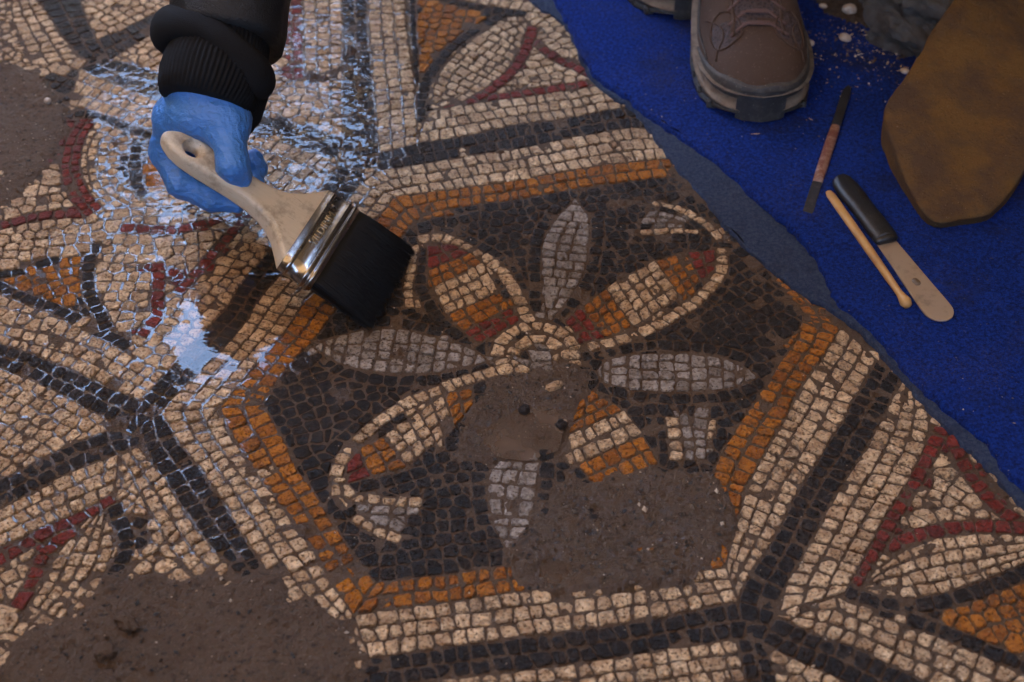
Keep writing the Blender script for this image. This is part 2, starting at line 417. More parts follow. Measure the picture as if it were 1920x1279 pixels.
row([(822, 432), (848, 434), (875, 446), (905, 462), (930, 477), (950, 493), (964, 511), (977, 532), (988, 556), (998, 575)], BLACK)
row([(791, 464), (787, 490), (785, 520), (790, 545), (806, 572), (820, 597), (850, 622), (880, 648)], BLACK)
row([(620, 850), (640, 828), (662, 808), (690, 782), (730, 758), (770, 742), (815, 722)], BLACK)
row([(650, 917), (700, 908), (760, 893), (800, 880)], BLACK)
row([(1024, 842), (1026, 880), (1024, 920)], BLACK); row([(898, 885), (896, 920), (902, 955), (908, 985)], BLACK)
row([(1243, 780), (1248, 812), (1250, 850), (1250, 872)], BLACK)
row([(1185, 447), (1290, 444), (1335, 450)], BLACK)
HEX = [(777, 413), (973, 372), (1273, 329), (1320, 350), (1510, 560), (1505, 600), (1493, 639), (1420, 746), (1337, 880), (1335, 1010), (950, 1059), (703, 1090), (622, 975), (533, 823), (493, 756), (555, 668), (627, 583), (745, 455)]
fill([(790, 420), (980, 372), (1290, 328), (1420, 440), (1350, 445), (1180, 430), (1120, 520), (1000, 500), (900, 460), (810, 430)], BLACK, ((800, 400), (1273, 329)), w=.0108)
fill([(1100, 700), (1420, 700), (1520, 570), (1420, 440), (1360, 480), (1330, 550), (1200, 640)], BLACK, ((1200, 640), (1350, 560)), w=.0112)
fill([(493, 756), (600, 640), (900, 700), (650, 830), (600, 940)], BLACK, ((560, 700), (640, 880)), w=.0110)
fill(HEX, BLACK, ((800, 1080), (950, 1060)), w=.0110)
# --- right: pale band, red lines, pale leaf, ochre triangle
band([(1692, 712), (1667, 761), (1647, 798), (1617, 854), (1580, 904), (1547, 964), (1510, 1034), (1467, 1107), (1463, 1145)], [(1722, 718), (1738, 765), (1745, 800), (1727, 852), (1707, 890), (1680, 937), (1648, 990), (1617, 1050), (1585, 1108)], 3, CREAM)
row([(1598, 1094), (1618, 1064), (1638, 1030), (1667, 979), (1698, 925), (1721, 890), (1740, 852), (1757, 822), (1768, 800)], RED, t=.0125)
row([(1628, 1062), (1640, 1040), (1660, 1026), (1690, 1012), (1725, 1000), (1770, 991), (1820, 985), (1870, 985), (1925, 990)], RED)
row([(1782, 815), (1803, 859), (1820, 889), (1842, 919), (1868, 948), (1905, 975)], RED)
row([(1582, 1104), (1610, 1117), (1640, 1129), (1673, 1134), (1707, 1135), (1743, 1131), (1773, 1125), (1803, 1118), (1830, 1109), (1880, 1089), (1930, 1066)], BLACK)
row([(1640, 1140), (1668, 1150), (1710, 1161), (1747, 1173), (1780, 1187), (1813, 1200), (1850, 1217), (1890, 1235), (1940, 1258)], BLACK)
UL = [(1612, 1098), (1647, 1063), (1690, 1036), (1725, 1017), (1780, 1003), (1847, 998), (1930, 1004)]
DL = [(1615, 1103), (1640, 1116), (1680, 1123), (1715, 1123), (1760, 1116), (1830, 1096), (1930, 1052)]
band(UL, DL, 4, CREAM, w=.013)
fill([(1743, 1149), (1780, 1141), (1830, 1124), (1880, 1104), (1935, 1080), (1935, 1240), (1880, 1212), (1813, 1183)], ORANGE, ((1743, 1149), (1919, 1090)))
band([(1463, 1148), (1577, 1117), (1640, 1146), (1680, 1162), (1773, 1199), (1863, 1238), (1940, 1275)], [(1453, 1154), (1530, 1187), (1617, 1217), (1680, 1249), (1735, 1275), (1800, 1310), (1860, 1340)], 3, CREAM, w=.0125)
band([(1453, 1156), (1530, 1189), (1617, 1219), (1680, 1251), (1735, 1280)], [(1430, 1201), (1467, 1224), (1547, 1256), (1600, 1285), (1650, 1310)], 2, BLACK)
fill([(1775, 845), (1885, 975), (1780, 980), (1660, 1015)], CREAM, ((1775, 845), (1670, 1010)))
fill([(1790, 800), (1900, 950), (1935, 980), (1935, 900), (1800, 770)], CREAM, ((1790, 810), (1900, 960)))
fill([(1640, 690), (1690, 700), (1760, 790), (1740, 800), (1700, 760)], CREAM, ((1690, 709), (1617, 852)), loss=.2)
band([(1383, 1198), (1393, 1240), (1400, 1300)], [(1430, 1201), (1448, 1240), (1460, 1300)], 2, BLACK)
fill([(1432, 1203), (1467, 1226), (1600, 1287), (1600, 1320), (1462, 1320)], CREAM, ((1467, 1224), (1580, 1279)))
band([(827, 1274), (973, 1257), (1107, 1241), (1207, 1224), (1280, 1211), (1381, 1197)], [(850, 1350), (990, 1335), (1125, 1318), (1225, 1302), (1300, 1290), (1400, 1275)], 3, CREAM, w=.0125)
fill([(660, 1290), (830, 1274), (850, 1340), (660, 1340)], BLACK, ((690, 1290), (827, 1272)))
# --- top: column band, ochre triangle, leaf and red lines
band([(640, -30), (643, 60), (643, 200), (643, 300)], [(688, -30), (690, 60), (703, 200), (709, 286)], 2, BLACK)
band([(690, -30), (692, 60), (704, 200), (710, 286)], [(757, -30), (763, 60), (778, 165), (783, 268)], 3, CREAM)
band([(802, 208), (850, 199), (923, 188), (1057, 170), (1140, 158), (1185, 170)], [(783, 267), (860, 255), (973, 232), (1073, 219), (1150, 203), (1215, 199)], 3, CREAM)
row([(786, 230), (788, 190), (797, 155), (820, 118), (845, 90), (873, 66), (905, 45), (940, 30)], BLACK)
row([(800, -15), (850, 3), (905, 15), (955, 22), (985, 25)], BLACK)
band([(766, -30), (768, 60), (779, 165)], [(778, -30), (780, 40), (786, 150)], 1, BLACK)
lens([(808, 200), (812, 165), (832, 125), (853, 100), (893, 68), (933, 43), (970, 38), (988, 42)], [(814, 203), (873, 188), (913, 163), (940, 140), (957, 122), (975, 90), (983, 62), (989, 46)], CREAM)
row([(998, 48), (994, 70), (985, 95), (968, 125), (945, 148), (920, 166), (893, 184), (873, 193)], RED)
row([(805, 204), (850, 194), (923, 182), (973, 175), (1040, 165), (1125, 152)], RED)
row([(996, 62), (1010, 85), (1040, 106), (1073, 122), (1110, 140)], RED)
fill([(780, -20), (830, 8), (935, 30), (870, 58), (835, 88), (800, 135), (786, 130)], ORANGE, ((830, 0), (800, 100)))
fill([(840, -40), (985, -30), (990, 15), (905, 8)], CREAM, ((853, 0), (970, 20)))
fill([(990, 90), (1105, 148), (1050, 160), (920, 175), (960, 140)], CREAM, ((900, 180), (1080, 150)), loss=.08)
fill([(990, 20), (1030, 10), (1100, 110), (1130, 150), (1110, 135), (1010, 75)], CREAM, ((1005, 45), (1095, 120)))
# --- upper left: radiating bands
band([(20, -20), (24, 38), (45, 81), (60, 122)], [(55, -20), (81, 15), (113, 64), (147, 108)], 3, CREAM)
fill([(50, 118), (145, 108), (150, 126), (98, 138), (60, 130)], CREAM, ((50, 120), (100, 135)))
band([(57, -20), (83, 15), (115, 64), (150, 108)], [(140, -20), (154, 11), (169, 52), (190, 90)], 2, BLACK)
band([(185, 72), (238, 51), (281, 28), (336, 3), (400, -25)], [(205, 112), (240, 88), (281, 66), (330, 39), (420, -2)], 2, BLACK)
fill([(142, -20), (154, 11), (185, 72), (238, 51), (336, 3), (400, -30)], CREAM, ((200, 70), (336, 4)))
BU = [(200, 108), (230, 116), (262, 126), (310, 142), (400, 175), (472, 210), (560, 232), (645, 258)]
BD = [(150, 126), (180, 142), (205, 152), (250, 168), (320, 196), (400, 226), (483, 252), (560, 275), (655, 300)]
band(BU, BD, 2, BLACK)
fill([(205, 112), (240, 90), (330, 40), (420, 0), (520, -20), (525, 150), (530, 205), (472, 208), (400, 173), (310, 140)], CREAM, ((219, 110), (330, 40)))
band([(523, -30), (525, 60), (528, 150)], [(566, -30), (567, 60), (570, 150)], 2, RED)
band([(568, -30), (569, 60), (575, 170)], [(640, -30), (642, 60), (643, 220)], 3, CREAM)
fill([(470, 140), (640, 140), (643, 255), (560, 228), (470, 206)], CREAM, ((470, 170), (640, 180)))
band(BD[:1]+[(200, 152), (250, 170), (320, 198), (400, 228), (483, 254), (560, 277), (640, 300)], [(128, 196), (170, 205), (225, 222), (290, 245), (355, 275), (430, 305), (500, 335), (575, 385)], 3, CREAM)
row([(168, 214), (190, 216), (215, 228), (250, 242), (290, 256), (340, 280), (390, 305), (440, 330)], BLACK)
fill([(70, 150), (150, 130), (125, 172), (85, 185)], BLACK, ((90, 170), (150, 130)))
row([(163, 228), (150, 246), (140, 262), (133, 290), (131, 316), (137, 340), (146, 360), (160, 380), (178, 398)], RED, n=2, t=.009)
band([(175, 225), (158, 252), (146, 275), (145, 316), (150, 340), (160, 360), (178, 380), (200, 395)], [(235, 245), (205, 265), (200, 290), (200, 320), (205, 340), (215, 355), (230, 368), (250, 380)], 3, CREAM)
row([(262, 258), (252, 290), (252, 320), (256, 345), (268, 368)], BLACK, n=1)
fill([(262, 250), (330, 260), (335, 300), (300, 340), (265, 340), (256, 300)], ORANGE, ((262, 260), (262, 340)), w=.014, loss=.1)
row([(0, 422), (47, 409), (90, 402), (131, 399), (182, 398)], RED)
row([(225, 426), (260, 428), (310, 431), (354, 427), (400, 414), (447, 398), (500, 380)], RED)
row([(470, 395), (448, 420), (425, 448), (405, 467), (387, 490), (365, 513), (348, 532), (332, 548)], RED, t=.010)
row([(296, 490), (298, 531), (294, 568), (297, 590), (281, 608), (262, 630)], RED)
fill([(4, 412), (118, 298), (128, 340), (150, 385), (170, 392), (90, 396)], CREAM, ((20, 405), (160, 380)))
fill([(0, 430), (180, 405), (225, 415), (190, 440), (150, 462), (100, 478), (0, 500)], CREAM, ((0, 430), (180, 408)))
row([(-10, 512), (30, 508), (56, 501), (105, 484), (142, 471), (165, 458), (187, 445), (205, 432)], BLACK)
row([(178, 455), (168, 482), (163, 512), (166, 546), (176, 570), (192, 595), (200, 616)], BLACK)
row([(-10, 530), (19, 546), (53, 561), (94, 574), (118, 584), (150, 600), (180, 618), (216, 634), (240, 650)], BLACK)
fill([(-10, 518), (60, 508), (155, 470), (158, 560), (125, 577), (60, 552), (0, 532)], ORANGE, ((0, 520), (150, 480)))
fill([(-10, 540), (60, 565), (150, 605), (200, 635), (160, 640), (80, 610), (-10, 600)], CREAM, ((0, 580), (160, 625)))
band([(-10, 590), (75, 602), (160, 622), (233, 658), (312, 703)], [(-10, 640), (75, 668), (140, 694), (205, 724), (262, 750)], 3, CREAM)
fill([(300, 440), (440, 405), (350, 525), (305, 500)], CREAM, ((300, 440), (400, 420)), loss=.06)
fill([(185, 440), (225, 420), (300, 436), (300, 580), (285, 600), (260, 625), (215, 620), (190, 585), (180, 520)], CREAM, ((190, 470), (300, 470)), loss=.06)
fill([(300, 520), (335, 545), (470, 400), (600, 330), (645, 295), (590, 375), (520, 455), (460, 512), (420, 576), (385, 618), (312, 700), (262, 655), (265, 630), (300, 600)], CREAM, ((330, 660), (500, 470)), loss=.04)
fill([(200, 380), (300, 340), (420, 330), (500, 335), (575, 385), (520, 400), (460, 392), (350, 420), (230, 420)], CREAM, ((230, 410), (400, 400)), loss=.08)
# --- left: bands meeting at the hexagon's corner
band([(-10, 642), (75, 668), (140, 696), (205, 726), (268, 752)], [(-10, 688), (50, 705), (113, 737), (173, 770), (235, 800)], 2, BLACK)
fill([(262, 745), (302, 770), (290, 820), (262, 806), (225, 795)], BLACK, ((268, 752), (302, 770)))
band([(262, 802), (200, 806), (112, 842), (56, 872), (-10, 905)], [(262, 830), (216, 850), (150, 873), (94, 903), (-10, 955)], 2, BLACK)
fill([(-10, 690), (50, 707), (113, 740), (173, 772), (225, 798), (112, 842), (-10, 903)], CREAM, ((0, 695), (200, 792)))
band([(258, 834), (283, 867), (307, 891), (333, 937), (357, 974), (393, 1021), (433, 1062)], [(225, 855), (248, 892), (266, 930), (290, 970), (312, 1010), (350, 1065), (390, 1105)], 2, CREAM)
band([(224, 850), (150, 876), (94, 906), (-10, 958)], [(215, 922), (135, 966), (85, 984), (-10, 1030)], 3, CREAM)
row([(212, 932), (190, 944), (165, 958), (127, 979), (97, 990), (62, 1011), (37, 1028), (-10, 1052)], RED)
row([(140, 992), (105, 1016), (85, 1032), (70, 1060), (60, 1090), (48, 1115), (30, 1140)], RED, t=.011)
row([(213, 945), (222, 972), (234, 995), (240, 1025), (228, 1050), (215, 1075)], BLACK, n=1)
band([(175, 963), (140, 1000), (105, 1040), (85, 1085), (60, 1130)], [(205, 955), (212, 985), (212, 1030), (195, 1075), (110, 1165)], 4, CREAM, loss=.04)
fill([(-10, 1050), (80, 1010), (70, 1050), (30, 1130), (-10, 1150)], CREAM, ((0, 1050), (60, 1020)))
fill([(20, 1130), (110, 1150), (100, 1180), (60, 1270), (-10, 1290), (-10, 1150)], CREAM, ((0, 1150), (60, 1180)), loss=.3)
fill([(240, 985), (300, 1000), (345, 1070), (340, 1100), (260, 1085), (230, 1040)], CREAM, ((250, 990), (340, 1080)), loss=.2)
row([(-10, 1140), (10, 1134)], RED)

def fill_rest(poly, w=SZ, loss=.25):
    pg = G(poly); bb = _bb(pg); a = w*.55; x = bb[0]; pts_ = []
    while x < bb[2]:
        y = bb[1]
        while y < bb[3]:
            u, v = x+random.uniform(-.3, .3)*a, y+random.uniform(-.3, .3)*a
            if bool(in_poly(np.array(u), np.array(v), pg)) and not occupied(u, v): pts_.append((u, v))
            y += a
        x += a
    random.shuffle(pts_)
    for u, v in pts_:
        if occupied(u, v): continue
        best = 9; c = BLACK
        for k in near((u-.02, v-.02, u+.02, v+.02)):
            q = cen(placed[k][0]); d = math.dist(q, (u, v))
            if d < best: best = d; c = placed[k][1]
        if best > .022 or random.random() < loss: continue
        t = random.uniform(0, 1.57); h = w*.62
        add_poly([(u+h*math.cos(t+i*math.pi/2), v+h*math.sin(t+i*math.pi/2)) for i in range(4)], c, .2)
fill_rest([(-20, -30), (980, -30), (1000, 40), (1200, 225), (1560, 590), (1930, 950), (1930, 1290), (-20, 1290)])

# ------------------------------------------------------------------ mud, water level and stone rasters over the visible ground
H = .0015; X0, X1, Y0, Y1 = -.66, .66, -.40, .66
gx = np.arange(X0, X1, H); gy = np.arange(Y0, Y1, H); GX, GY = np.meshgrid(gx, gy)
def mask(poly, r):
    m = in_poly(GX, GY, G(poly)).astype(float); k = max(1, int(r/H)); return blur(m, k)
wob = fbm(GX, GY, .05, 4, 3); wob2 = fbm(GX, GY, .015, 4, 9); fine = fbm(GX, GY, .005, 3, 21)
def shp(m, amp=.9): return np.clip((m-.5+wob*amp*.5+wob2*amp*.4)*2.4+.35, 0, 1)
MUD_TL = [(-60, 118), (45, 124), (80, 148), (112, 180), (122, 210), (134, 240), (125, 272), (112, 300), (60, 345), (25, 382), (-60, 420)]
MUD_BL = [(-60, 1260), (0, 1235), (40, 1195), (90, 1172), (135, 1150), (187, 1096), (213, 1065), (300, 1082), (367, 1085), (427, 1082), (490, 1082), (533, 1108), (583, 1145), (640, 1150), (672, 1170), (690, 1232), (672, 1290), (660, 1340), (-60, 1400)]
MUD_C1 = [(905, 735), (950, 712), (1000, 690), (1060, 680), (1095, 690), (1118, 715), (1085, 750), (1055, 800), (1040, 838), (1000, 848), (955, 848), (915, 870), (868, 860), (850, 835), (865, 790)]
MUD_C2 = [(945, 1040), (970, 1005), (1000, 985), (1030, 930), (1060, 905), (1105, 912), (1150, 895), (1195, 880), (1235, 874), (1270, 880), (1330, 884), (1368, 915), (1378, 960), (1370, 1010), (1350, 1060), (1290, 1090), (1190, 1100), (1090, 1110), (1000, 1112), (968, 1095)]
mTL, mBL, mC1, mC2 = mask(MUD_TL, .010), mask(MUD_BL, .010), mask(MUD_C1, .008), mask(MUD_C2, .008)
sTL, sBL, sC1, sC2 = shp(mTL), shp(mBL), shp(mC1, .7), shp(mC2, .7)
dirt = mask([(1285, 300), (1360, 430), (1500, 550), (1590, 600), (1560, 620), (1480, 570), (1400, 500), (1330, 400), (1250, 330)], .012)
dustS = mask([(900, 860), (1020, 840), (1030, 960), (960, 1030), (910, 960)], .012)
ZT = np.zeros_like(GX)                                      # lie of the floor (gentle)
MUD = -.00122+.0005*wob+.0005*wob2+.00025*fine
MUD = MUD+np.clip(wob2*1.3-.42, 0, 1)*.0016+np.clip(wob*1.5-.6, 0, 1)*.0006
MUD = MUD+dirt*.0016+dustS*.0006
rough_l = fbm(GX, GY, .03, 5, 33); clod = np.clip(fbm(GX, GY, .018, 4, 55)-.18, 0, 1)
for s, h, a in ((sTL, .0030, .0014), (sBL, .0034, .0020), (sC1, .0030, .0024), (sC2, .0034, .0028)):
    MUD = MUD+s*(h+a*rough_l+a*.5*wob2+(.0017 if a > .0019 else .0009)*fine+clod*a*1.5)
pud1 = mask([(905, 815), (940, 785), (985, 760), (1060, 755), (1100, 700), (1115, 720), (1070, 790), (1045, 835), (990, 840), (930, 838)], .010)
pud2 = mask([(1005, 1085), (1015, 1050), (1040, 1035), (1065, 1050), (1068, 1090), (1040, 1105)], .008)
dip1 = mask([(890, 815), (925, 788), (975, 770), (1030, 768), (1062, 790), (1045, 832), (990, 845), (920, 842)], .006)
MUD = MUD-np.clip(dip1*1.4, 0, 1)*.0036-np.clip(pud2*1.6, 0, 1)*.0075
def samp(A, x, y):
    i = min(max(int(round((y-Y0)/H)), 0), A.shape[0]-1); j = min(max(int(round((x-X0)/H)), 0), A.shape[1]-1); return A[i, j]

stones = []
for p, c, bb in placed:
    cx, cy = cen(p)
    if not (X0+.02 < cx < X1-.02 and Y0+.02 < cy < Y1-.02): continue
    m = samp(MUD, cx, cy)
    if m > .0016 or max(samp(dip1, cx, cy), samp(pud2, cx, cy)) > .12: continue
    zt = random.gauss(0, .00030)-(random.random() < .05)*.0010-(.0001 if c == BLACK else 0)
    g = random.uniform(.0003, .0009)-(.0001 if c == BLACK else 0)
    q = p
    for i in range(len(p)):
        a = p[i-1]; b = p[i]; dx, dy = b[0]-a[0], b[1]-a[1]; L = math.hypot(dx, dy)
        if L < 1e-5: continue
        nx, ny = dy/L, -dx/L; q = clip(q, nx, ny, a[0]*nx+a[1]*ny-g)
        if len(q) < 3: break
    if len(q) < 3 or abs(area(q)) < 1.2e-5: continue
    stones.append((q, c, zt, cx, cy))
print('stones', len(stones), 'placed', len(placed))
def stone_geo(q, zt):
    """worn cut stone: straight sides, chipped corners, a rounded arris and a slightly tilted face"""
    pl = []; n = len(q)
    for i in range(n):
        a, b, c = q[i-1], q[i], q[(i+1) % n]; la = math.dist(a, b); lb = math.dist(b, c)
        r = min(random.choice((.0007, .0010, .0014, .0019, .0030)), la*.36, lb*.36)
        pl.append(lerp(b, a, r/la if la else 0)); pl.append(lerp(b, c, r/lb if lb else 0))
        if lb > .0055: e_ = random.gauss(-.0001, .0003)/lb; m_ = lerp(b, c, random.uniform(.4, .6)); pl.append((m_[0]+(c[1]-b[1])*e_, m_[1]-(c[0]-b[0])*e_))
    m = len(pl); cx, cy = cen(pl); tx, ty = random.gauss(0, .05), random.gauss(0, .05)
    pl = [(x+random.gauss(0, .00013), y+random.gauss(0, .00013)) for x, y in pl]
    def z(x, y): return zt+(x-cx)*tx+(y-cy)*ty
    ia = random.uniform(.0009, .0016); V = []
    for k, (ins, dz) in enumerate(((0, -.0075), (0, -.0011), (.00045, -.00035), (ia, 0))):
        for x, y in pl:
            d = math.hypot(x-cx, y-cy) or 1; f = 1-min(.6, ins/d); xx, yy = cx+(x-cx)*f, cy+(y-cy)*f
            V.append((xx, yy, z(xx, yy)+dz+(random.gauss(0, .00012) if k else 0)))
    F = []
    for k in range(3):
        for i in range(m): F.append((k*m+i, k*m+(i+1) % m, (k+1)*m+(i+1) % m, (k+1)*m+i))
    V.append((cx, cy, zt+random.gauss(-.0001, .00018)))
    for i in range(m): F.append((3*m+i, 3*m+(i+1) % m, 4*m))
    return V, F

# ------------------------------------------------------------------ wet area (puddled water) level
WATERP = [(640, -40), (500, -40), (470, 100), (300, 130), (200, 105), (150, 130), (165, 230), (190, 250), (170, 340), (185, 400), (100, 430), (60, 480), (0, 520), (-60, 560), (-60, 1040), (60, 1010), (110, 1060), (210, 1060), (340, 1050), (440, 1070), (500, 980), (500, 880), (480, 800), (520, 740), (580, 690), (600, 620), (640, 560), (680, 420), (700, 350), (790, 270), (790, 100), (770, -40)]
wm = mask(WATERP, .012); flat = mask([(295, 610), (340, 560), (390, 480), (450, 450), (560, 430), (580, 560), (520, 680), (485, 715), (440, 740), (360, 735), (310, 690)], .015)
upper = mask([(150, 120), (700, -40), (800, 280), (620, 420), (460, 420), (300, 520), (200, 420)], .04)
# ------------------------------------------------------------------ stone, mud and water materials
def stone_mat(name, base, dark, stain, spot, lo=.35, hi=.75, amt=.8):
    m, nt, b = nodemat(name)
    r = attr(nt, 'rnd'); wet = attr(nt, 'wet')
    c = ramp(nt, r, [(0, dark), (.5, base), (1, tuple(min(1, v*1.22) for v in base))])
    big = noise(nt, 120, 5, .65); c = mix(nt, mth(nt, 'MULTIPLY', ramp(nt, big, [(lo, (0, 0, 0)), (hi, (1, 1, 1))]), amt), c, stain)
    pit = noise(nt, 420, 4, .7); pm = ramp(nt, pit, [(.53, (0, 0, 0)), (.63, (1, 1, 1))]); c = mix(nt, mth(nt, 'MULTIPLY', pm, .85), c, spot)
    film = noise(nt, 26, 4, .6); fm = ramp(nt, film, [(.42, (0, 0, 0)), (.72, (1, 1, 1))])
    grime = noise(nt, 260, 3, .7); fm = mth(nt, 'MULTIPLY', fm, ramp(nt, grime, [(.4, (0, 0, 0)), (.62, (1, 1, 1))]))
    c = mix(nt, mth(nt, 'MULTIPLY', fm, .9), c, (.060, .036, .022))
    ed = attr(nt, 'edge'); em = mth(nt, 'MULTIPLY', ed, ramp(nt, grime, [(.35, (0, 0, 0)), (.6, (1, 1, 1))])); c = mix(nt, mth(nt, 'MULTIPLY', em, .75), c, (.06, .038, .024))
    nt.links.new(c, b.inputs['Base Color'])
    ro = mth(nt, 'ADD', mth(nt, 'MULTIPLY', wet, -.17), mth(nt, 'ADD', .19, mth(nt, 'MULTIPLY', grime, .26)))
    nt.links.new(ro, b.inputs['Roughness']); b.inputs['IOR'].default_value = 1.36
    h = mth(nt, 'ADD', mth(nt, 'ADD', noise(nt, 330, 5, .7), mth(nt, 'MULTIPLY', noise(nt, 120, 3, .6), 1.3)), mth(nt, 'MULTIPLY', pm, -.35))
    bump(nt, b, h, 1, .0027)
    return m
MS = [stone_mat('pale_limestone', (.71, .495, .285), (.51, .34, .19), (.31, .165, .078), (.07, .031, .015), .40, .70, .9),
      stone_mat('ochre_stone', (.40, .135, .012), (.29, .09, .009), (.19, .055, .010), (.07, .026, .010), .42, .8, .7),
      stone_mat('red_stone', (.20, .024, .014), (.13, .018, .013), (.09, .016, .012), (.05, .014, .010), .42, .8, .7),
      stone_mat('black_stone', (.0085, .0078, .0080), (.0045, .0042, .0043), (.028, .022, .018), (.04, .029, .022), .55, .85, .4),
      stone_mat('grey_stone', (.34, .285, .235), (.23, .19, .155), (.14, .10, .075), (.07, .045, .03), .42, .75, .8)]
def mud_mat(name, base, dark, light, rough=.62):
    m, nt, b = nodemat(name); wet = attr(nt, 'wet')
    c = mix(nt, noise(nt, 18, 5, .6), dark, base)
    g = noise(nt, 520, 4, .75); c = mix(nt, ramp(nt, g, [(.58, (0, 0, 0)), (.70, (1, 1, 1))]), c, light)
    g2 = noise(nt, 150, 4, .7); c = mix(nt, ramp(nt, g2, [(.30, (1, 1, 1)), (.46, (0, 0, 0))]), c, tuple(v*.45 for v in dark))
    nt.links.new(c, b.inputs['Base Color'])
    nt.links.new(mth(nt, 'SUBTRACT', mth(nt, 'ADD', rough, mth(nt, 'MULTIPLY', g2, .15)), mth(nt, 'MULTIPLY', wet, .50)), b.inputs['Roughness'])
    b.inputs['IOR'].default_value = 1.38
    nt.links.new(mth(nt, 'MULTIPLY', wet, .6), b.inputs['Coat Weight']); b.inputs['Coat Roughness'].default_value = .12
    nb = bump(nt, b, mth(nt, 'ADD', noise(nt, 300, 6, .75), mth(nt, 'MULTIPLY', g2, .9)), 1, .0046); nt.links.new(nb, b.inputs['Coat Normal'])
    return m
M_MUD = mud_mat('wet_mud', (.145, .088, .050), (.068, .041, .023), (.23, .15, .092))

def rast(A, x, y):
    i = np.clip(((np.asarray(y)-Y0)/H).round().astype(int), 0, A.shape[0]-1); j = np.clip(((np.asarray(x)-X0)/H).round().astype(int), 0, A.shape[1]-1)
    return A[i, j]
grit = np.clip(np.maximum(sC1, sC2)+dip1, 0, 1)
wm2 = mask([(470, 700), (620, 640), (820, 700), (720, 830), (640, 900), (720, 1080), (640, 1110), (480, 900)], .03)
WETM = np.clip(wm*1.15+wm2*.75+blur(grit, 4)*.75+.12*(wob+.6), 0, 1)

# ------------------------------------------------------------------ the setting, plus unseen things added to shape the light
big = 60.0
mesh_obj('ground', [(-big, -big, -.03), (big, -big, -.03), (big, big, -.03), (-big, big, -.03)], [(0, 1, 2, 3)], mud_mat('dry_earth', (.10, .07, .05), (.06, .042, .03), (.16, .12, .09), .85))['kind'] = 'structure'
bx = []; bf = []  # unseen bank, added to keep sky out of reflections on the right
prof = [(0, -.05), (.02, .15), (.06, .5), (.10, 1.0), (.20, 1.6), (.30, 2.15), (1.2, 2.18)]
nseg = 44
for i in range(nseg+1):
    t = i/nseg; x = -.20+4.4*t
    for j, (dy, z) in enumerate(prof):
        r = .07*math.sin(9*t+j*1.7)+.05*math.sin(23*t+j*2.9)
        bx.append((x+(.10*z if i == 0 else 0), 1.02+.25*t+dy+r*(.3+.2*j if j else 0), z))
for i in range(nseg):
    for j in range(len(prof)-1):
        a = i*len(prof)+j; bf.append((a, a+len(prof), a+len(prof)+1, a+1))
bf.append(tuple(range(len(prof)-1, -1, -1)))
mesh_obj('added_shade_bank', bx, bf, mud_mat('blocker_earth', (.19, .135, .09), (.11, .078, .052), (.26, .19, .13), .9), None, True)['kind'] = 'structure'
side = []; sf = []  # unseen left bank, added to narrow the opening to the sky
for i in range(31):
    y = -3.4+i*.176
    for j, (dx, z) in enumerate(prof): side.append((-1.0-dx-.06*math.sin(1.9*i+j)*(.3+.15*j)*(j > 0), y, z*.50))
for i in range(30):
    for j in range(len(prof)-1):
        a = i*len(prof)+j; sf.append((a, a+1, a+1+len(prof), a+len(prof)))
sf.append(tuple(30*len(prof)+j for j in range(len(prof))))
mesh_obj('added_shade_bank', side, sf, bpy.data.materials['blocker_earth'], None, True)['kind'] = 'structure'
hv = []; hf = []  # unseen heap, added to block the low sky mirrored in the water
for i in range(25):
    for j, (dy, z) in enumerate(((-1.2, -.03), (-.8, .9), (-.3, 1.95), (.1, 2.35), (.6, 1.95), (1.8, -.03))):
        k_ = 1-.25*abs(i/12-1)**2; hv.append((-2.6+i*.11+.05*math.sin(j*3+i), 3.1+dy+.06*math.sin(i*1.3+j), z*k_+.04*math.sin(i*2.1+j*1.3)*(z > 0)))
for i in range(24):
    for j in range(5): a = i*6+j; hf.append((a, a+6, a+7, a+1))
mesh_obj('added_sky_blocker', hv, hf, bpy.data.materials['blocker_earth'], None, True)['kind'] = 'structure'
def straight_shade_bank(p0, p1, inward, hs=1.0):  # unseen banks, added behind and at right to cut blue sky fill
    v = []; f = []; n = 30
    for i in range(n+1):
        t = i/n; x = p0[0]+(p1[0]-p0[0])*t; y = p0[1]+(p1[1]-p0[1])*t
        for j, (d, z) in enumerate(prof): k = -d-.05*math.sin(2.3*i+j)*(.3+.15*j)*(j > 0); v.append((x+inward[0]*k, y+inward[1]*k, z*hs))
    for i in range(n):
        for j in range(len(prof)-1): a = i*len(prof)+j; f.append((a, a+len(prof), a+len(prof)+1, a+1))
    mesh_obj('added_shade_bank', v, f, bpy.data.materials['blocker_earth'], None, True)['kind'] = 'structure'
straight_shade_bank((-1.35, -1.9), (2.3, -1.9), (0, 1), .80); straight_shade_bank((2.0, -2.2), (2.0, 1.6), (-1, 0))
# unseen canopy, added to shade the floor, glow warmly and frame a sky patch
m, nt, b = nodemat('added_canopy_warm'); nt.nodes.remove(b); out = [n for n in nt.nodes if n.type == 'OUTPUT_MATERIAL'][0]
d_ = nt.nodes.new('ShaderNodeBsdfDiffuse'); d_.inputs[0].default_value = (.16, .12, .085, 1)
t_ = nt.nodes.new('ShaderNodeBsdfTranslucent'); t_.inputs[0].default_value = (.0455, .0284, .0128, 1)
ad = nt.nodes.new('ShaderNodeAddShader'); nt.links.new(d_.outputs[0], ad.inputs[0]); nt.links.new(t_.outputs[0], ad.inputs[1]); nt.links.new(ad.outputs[0], out.inputs[0])
pts = [(-3.5, -3.5), (4.5, -3.5), (4.5, 5), (-.75, 5), (-.30, 1.80), (-.42, 1.62), (-3.5, 1.75)]
m2 = m.copy(); m2.name = 'added_canopy_dim'; m2.node_tree.nodes[t_.name].inputs[0].default_value = (.0115, .0073, .0036, 1)  # dimmer copy for the right half, so the added glow comes from the left
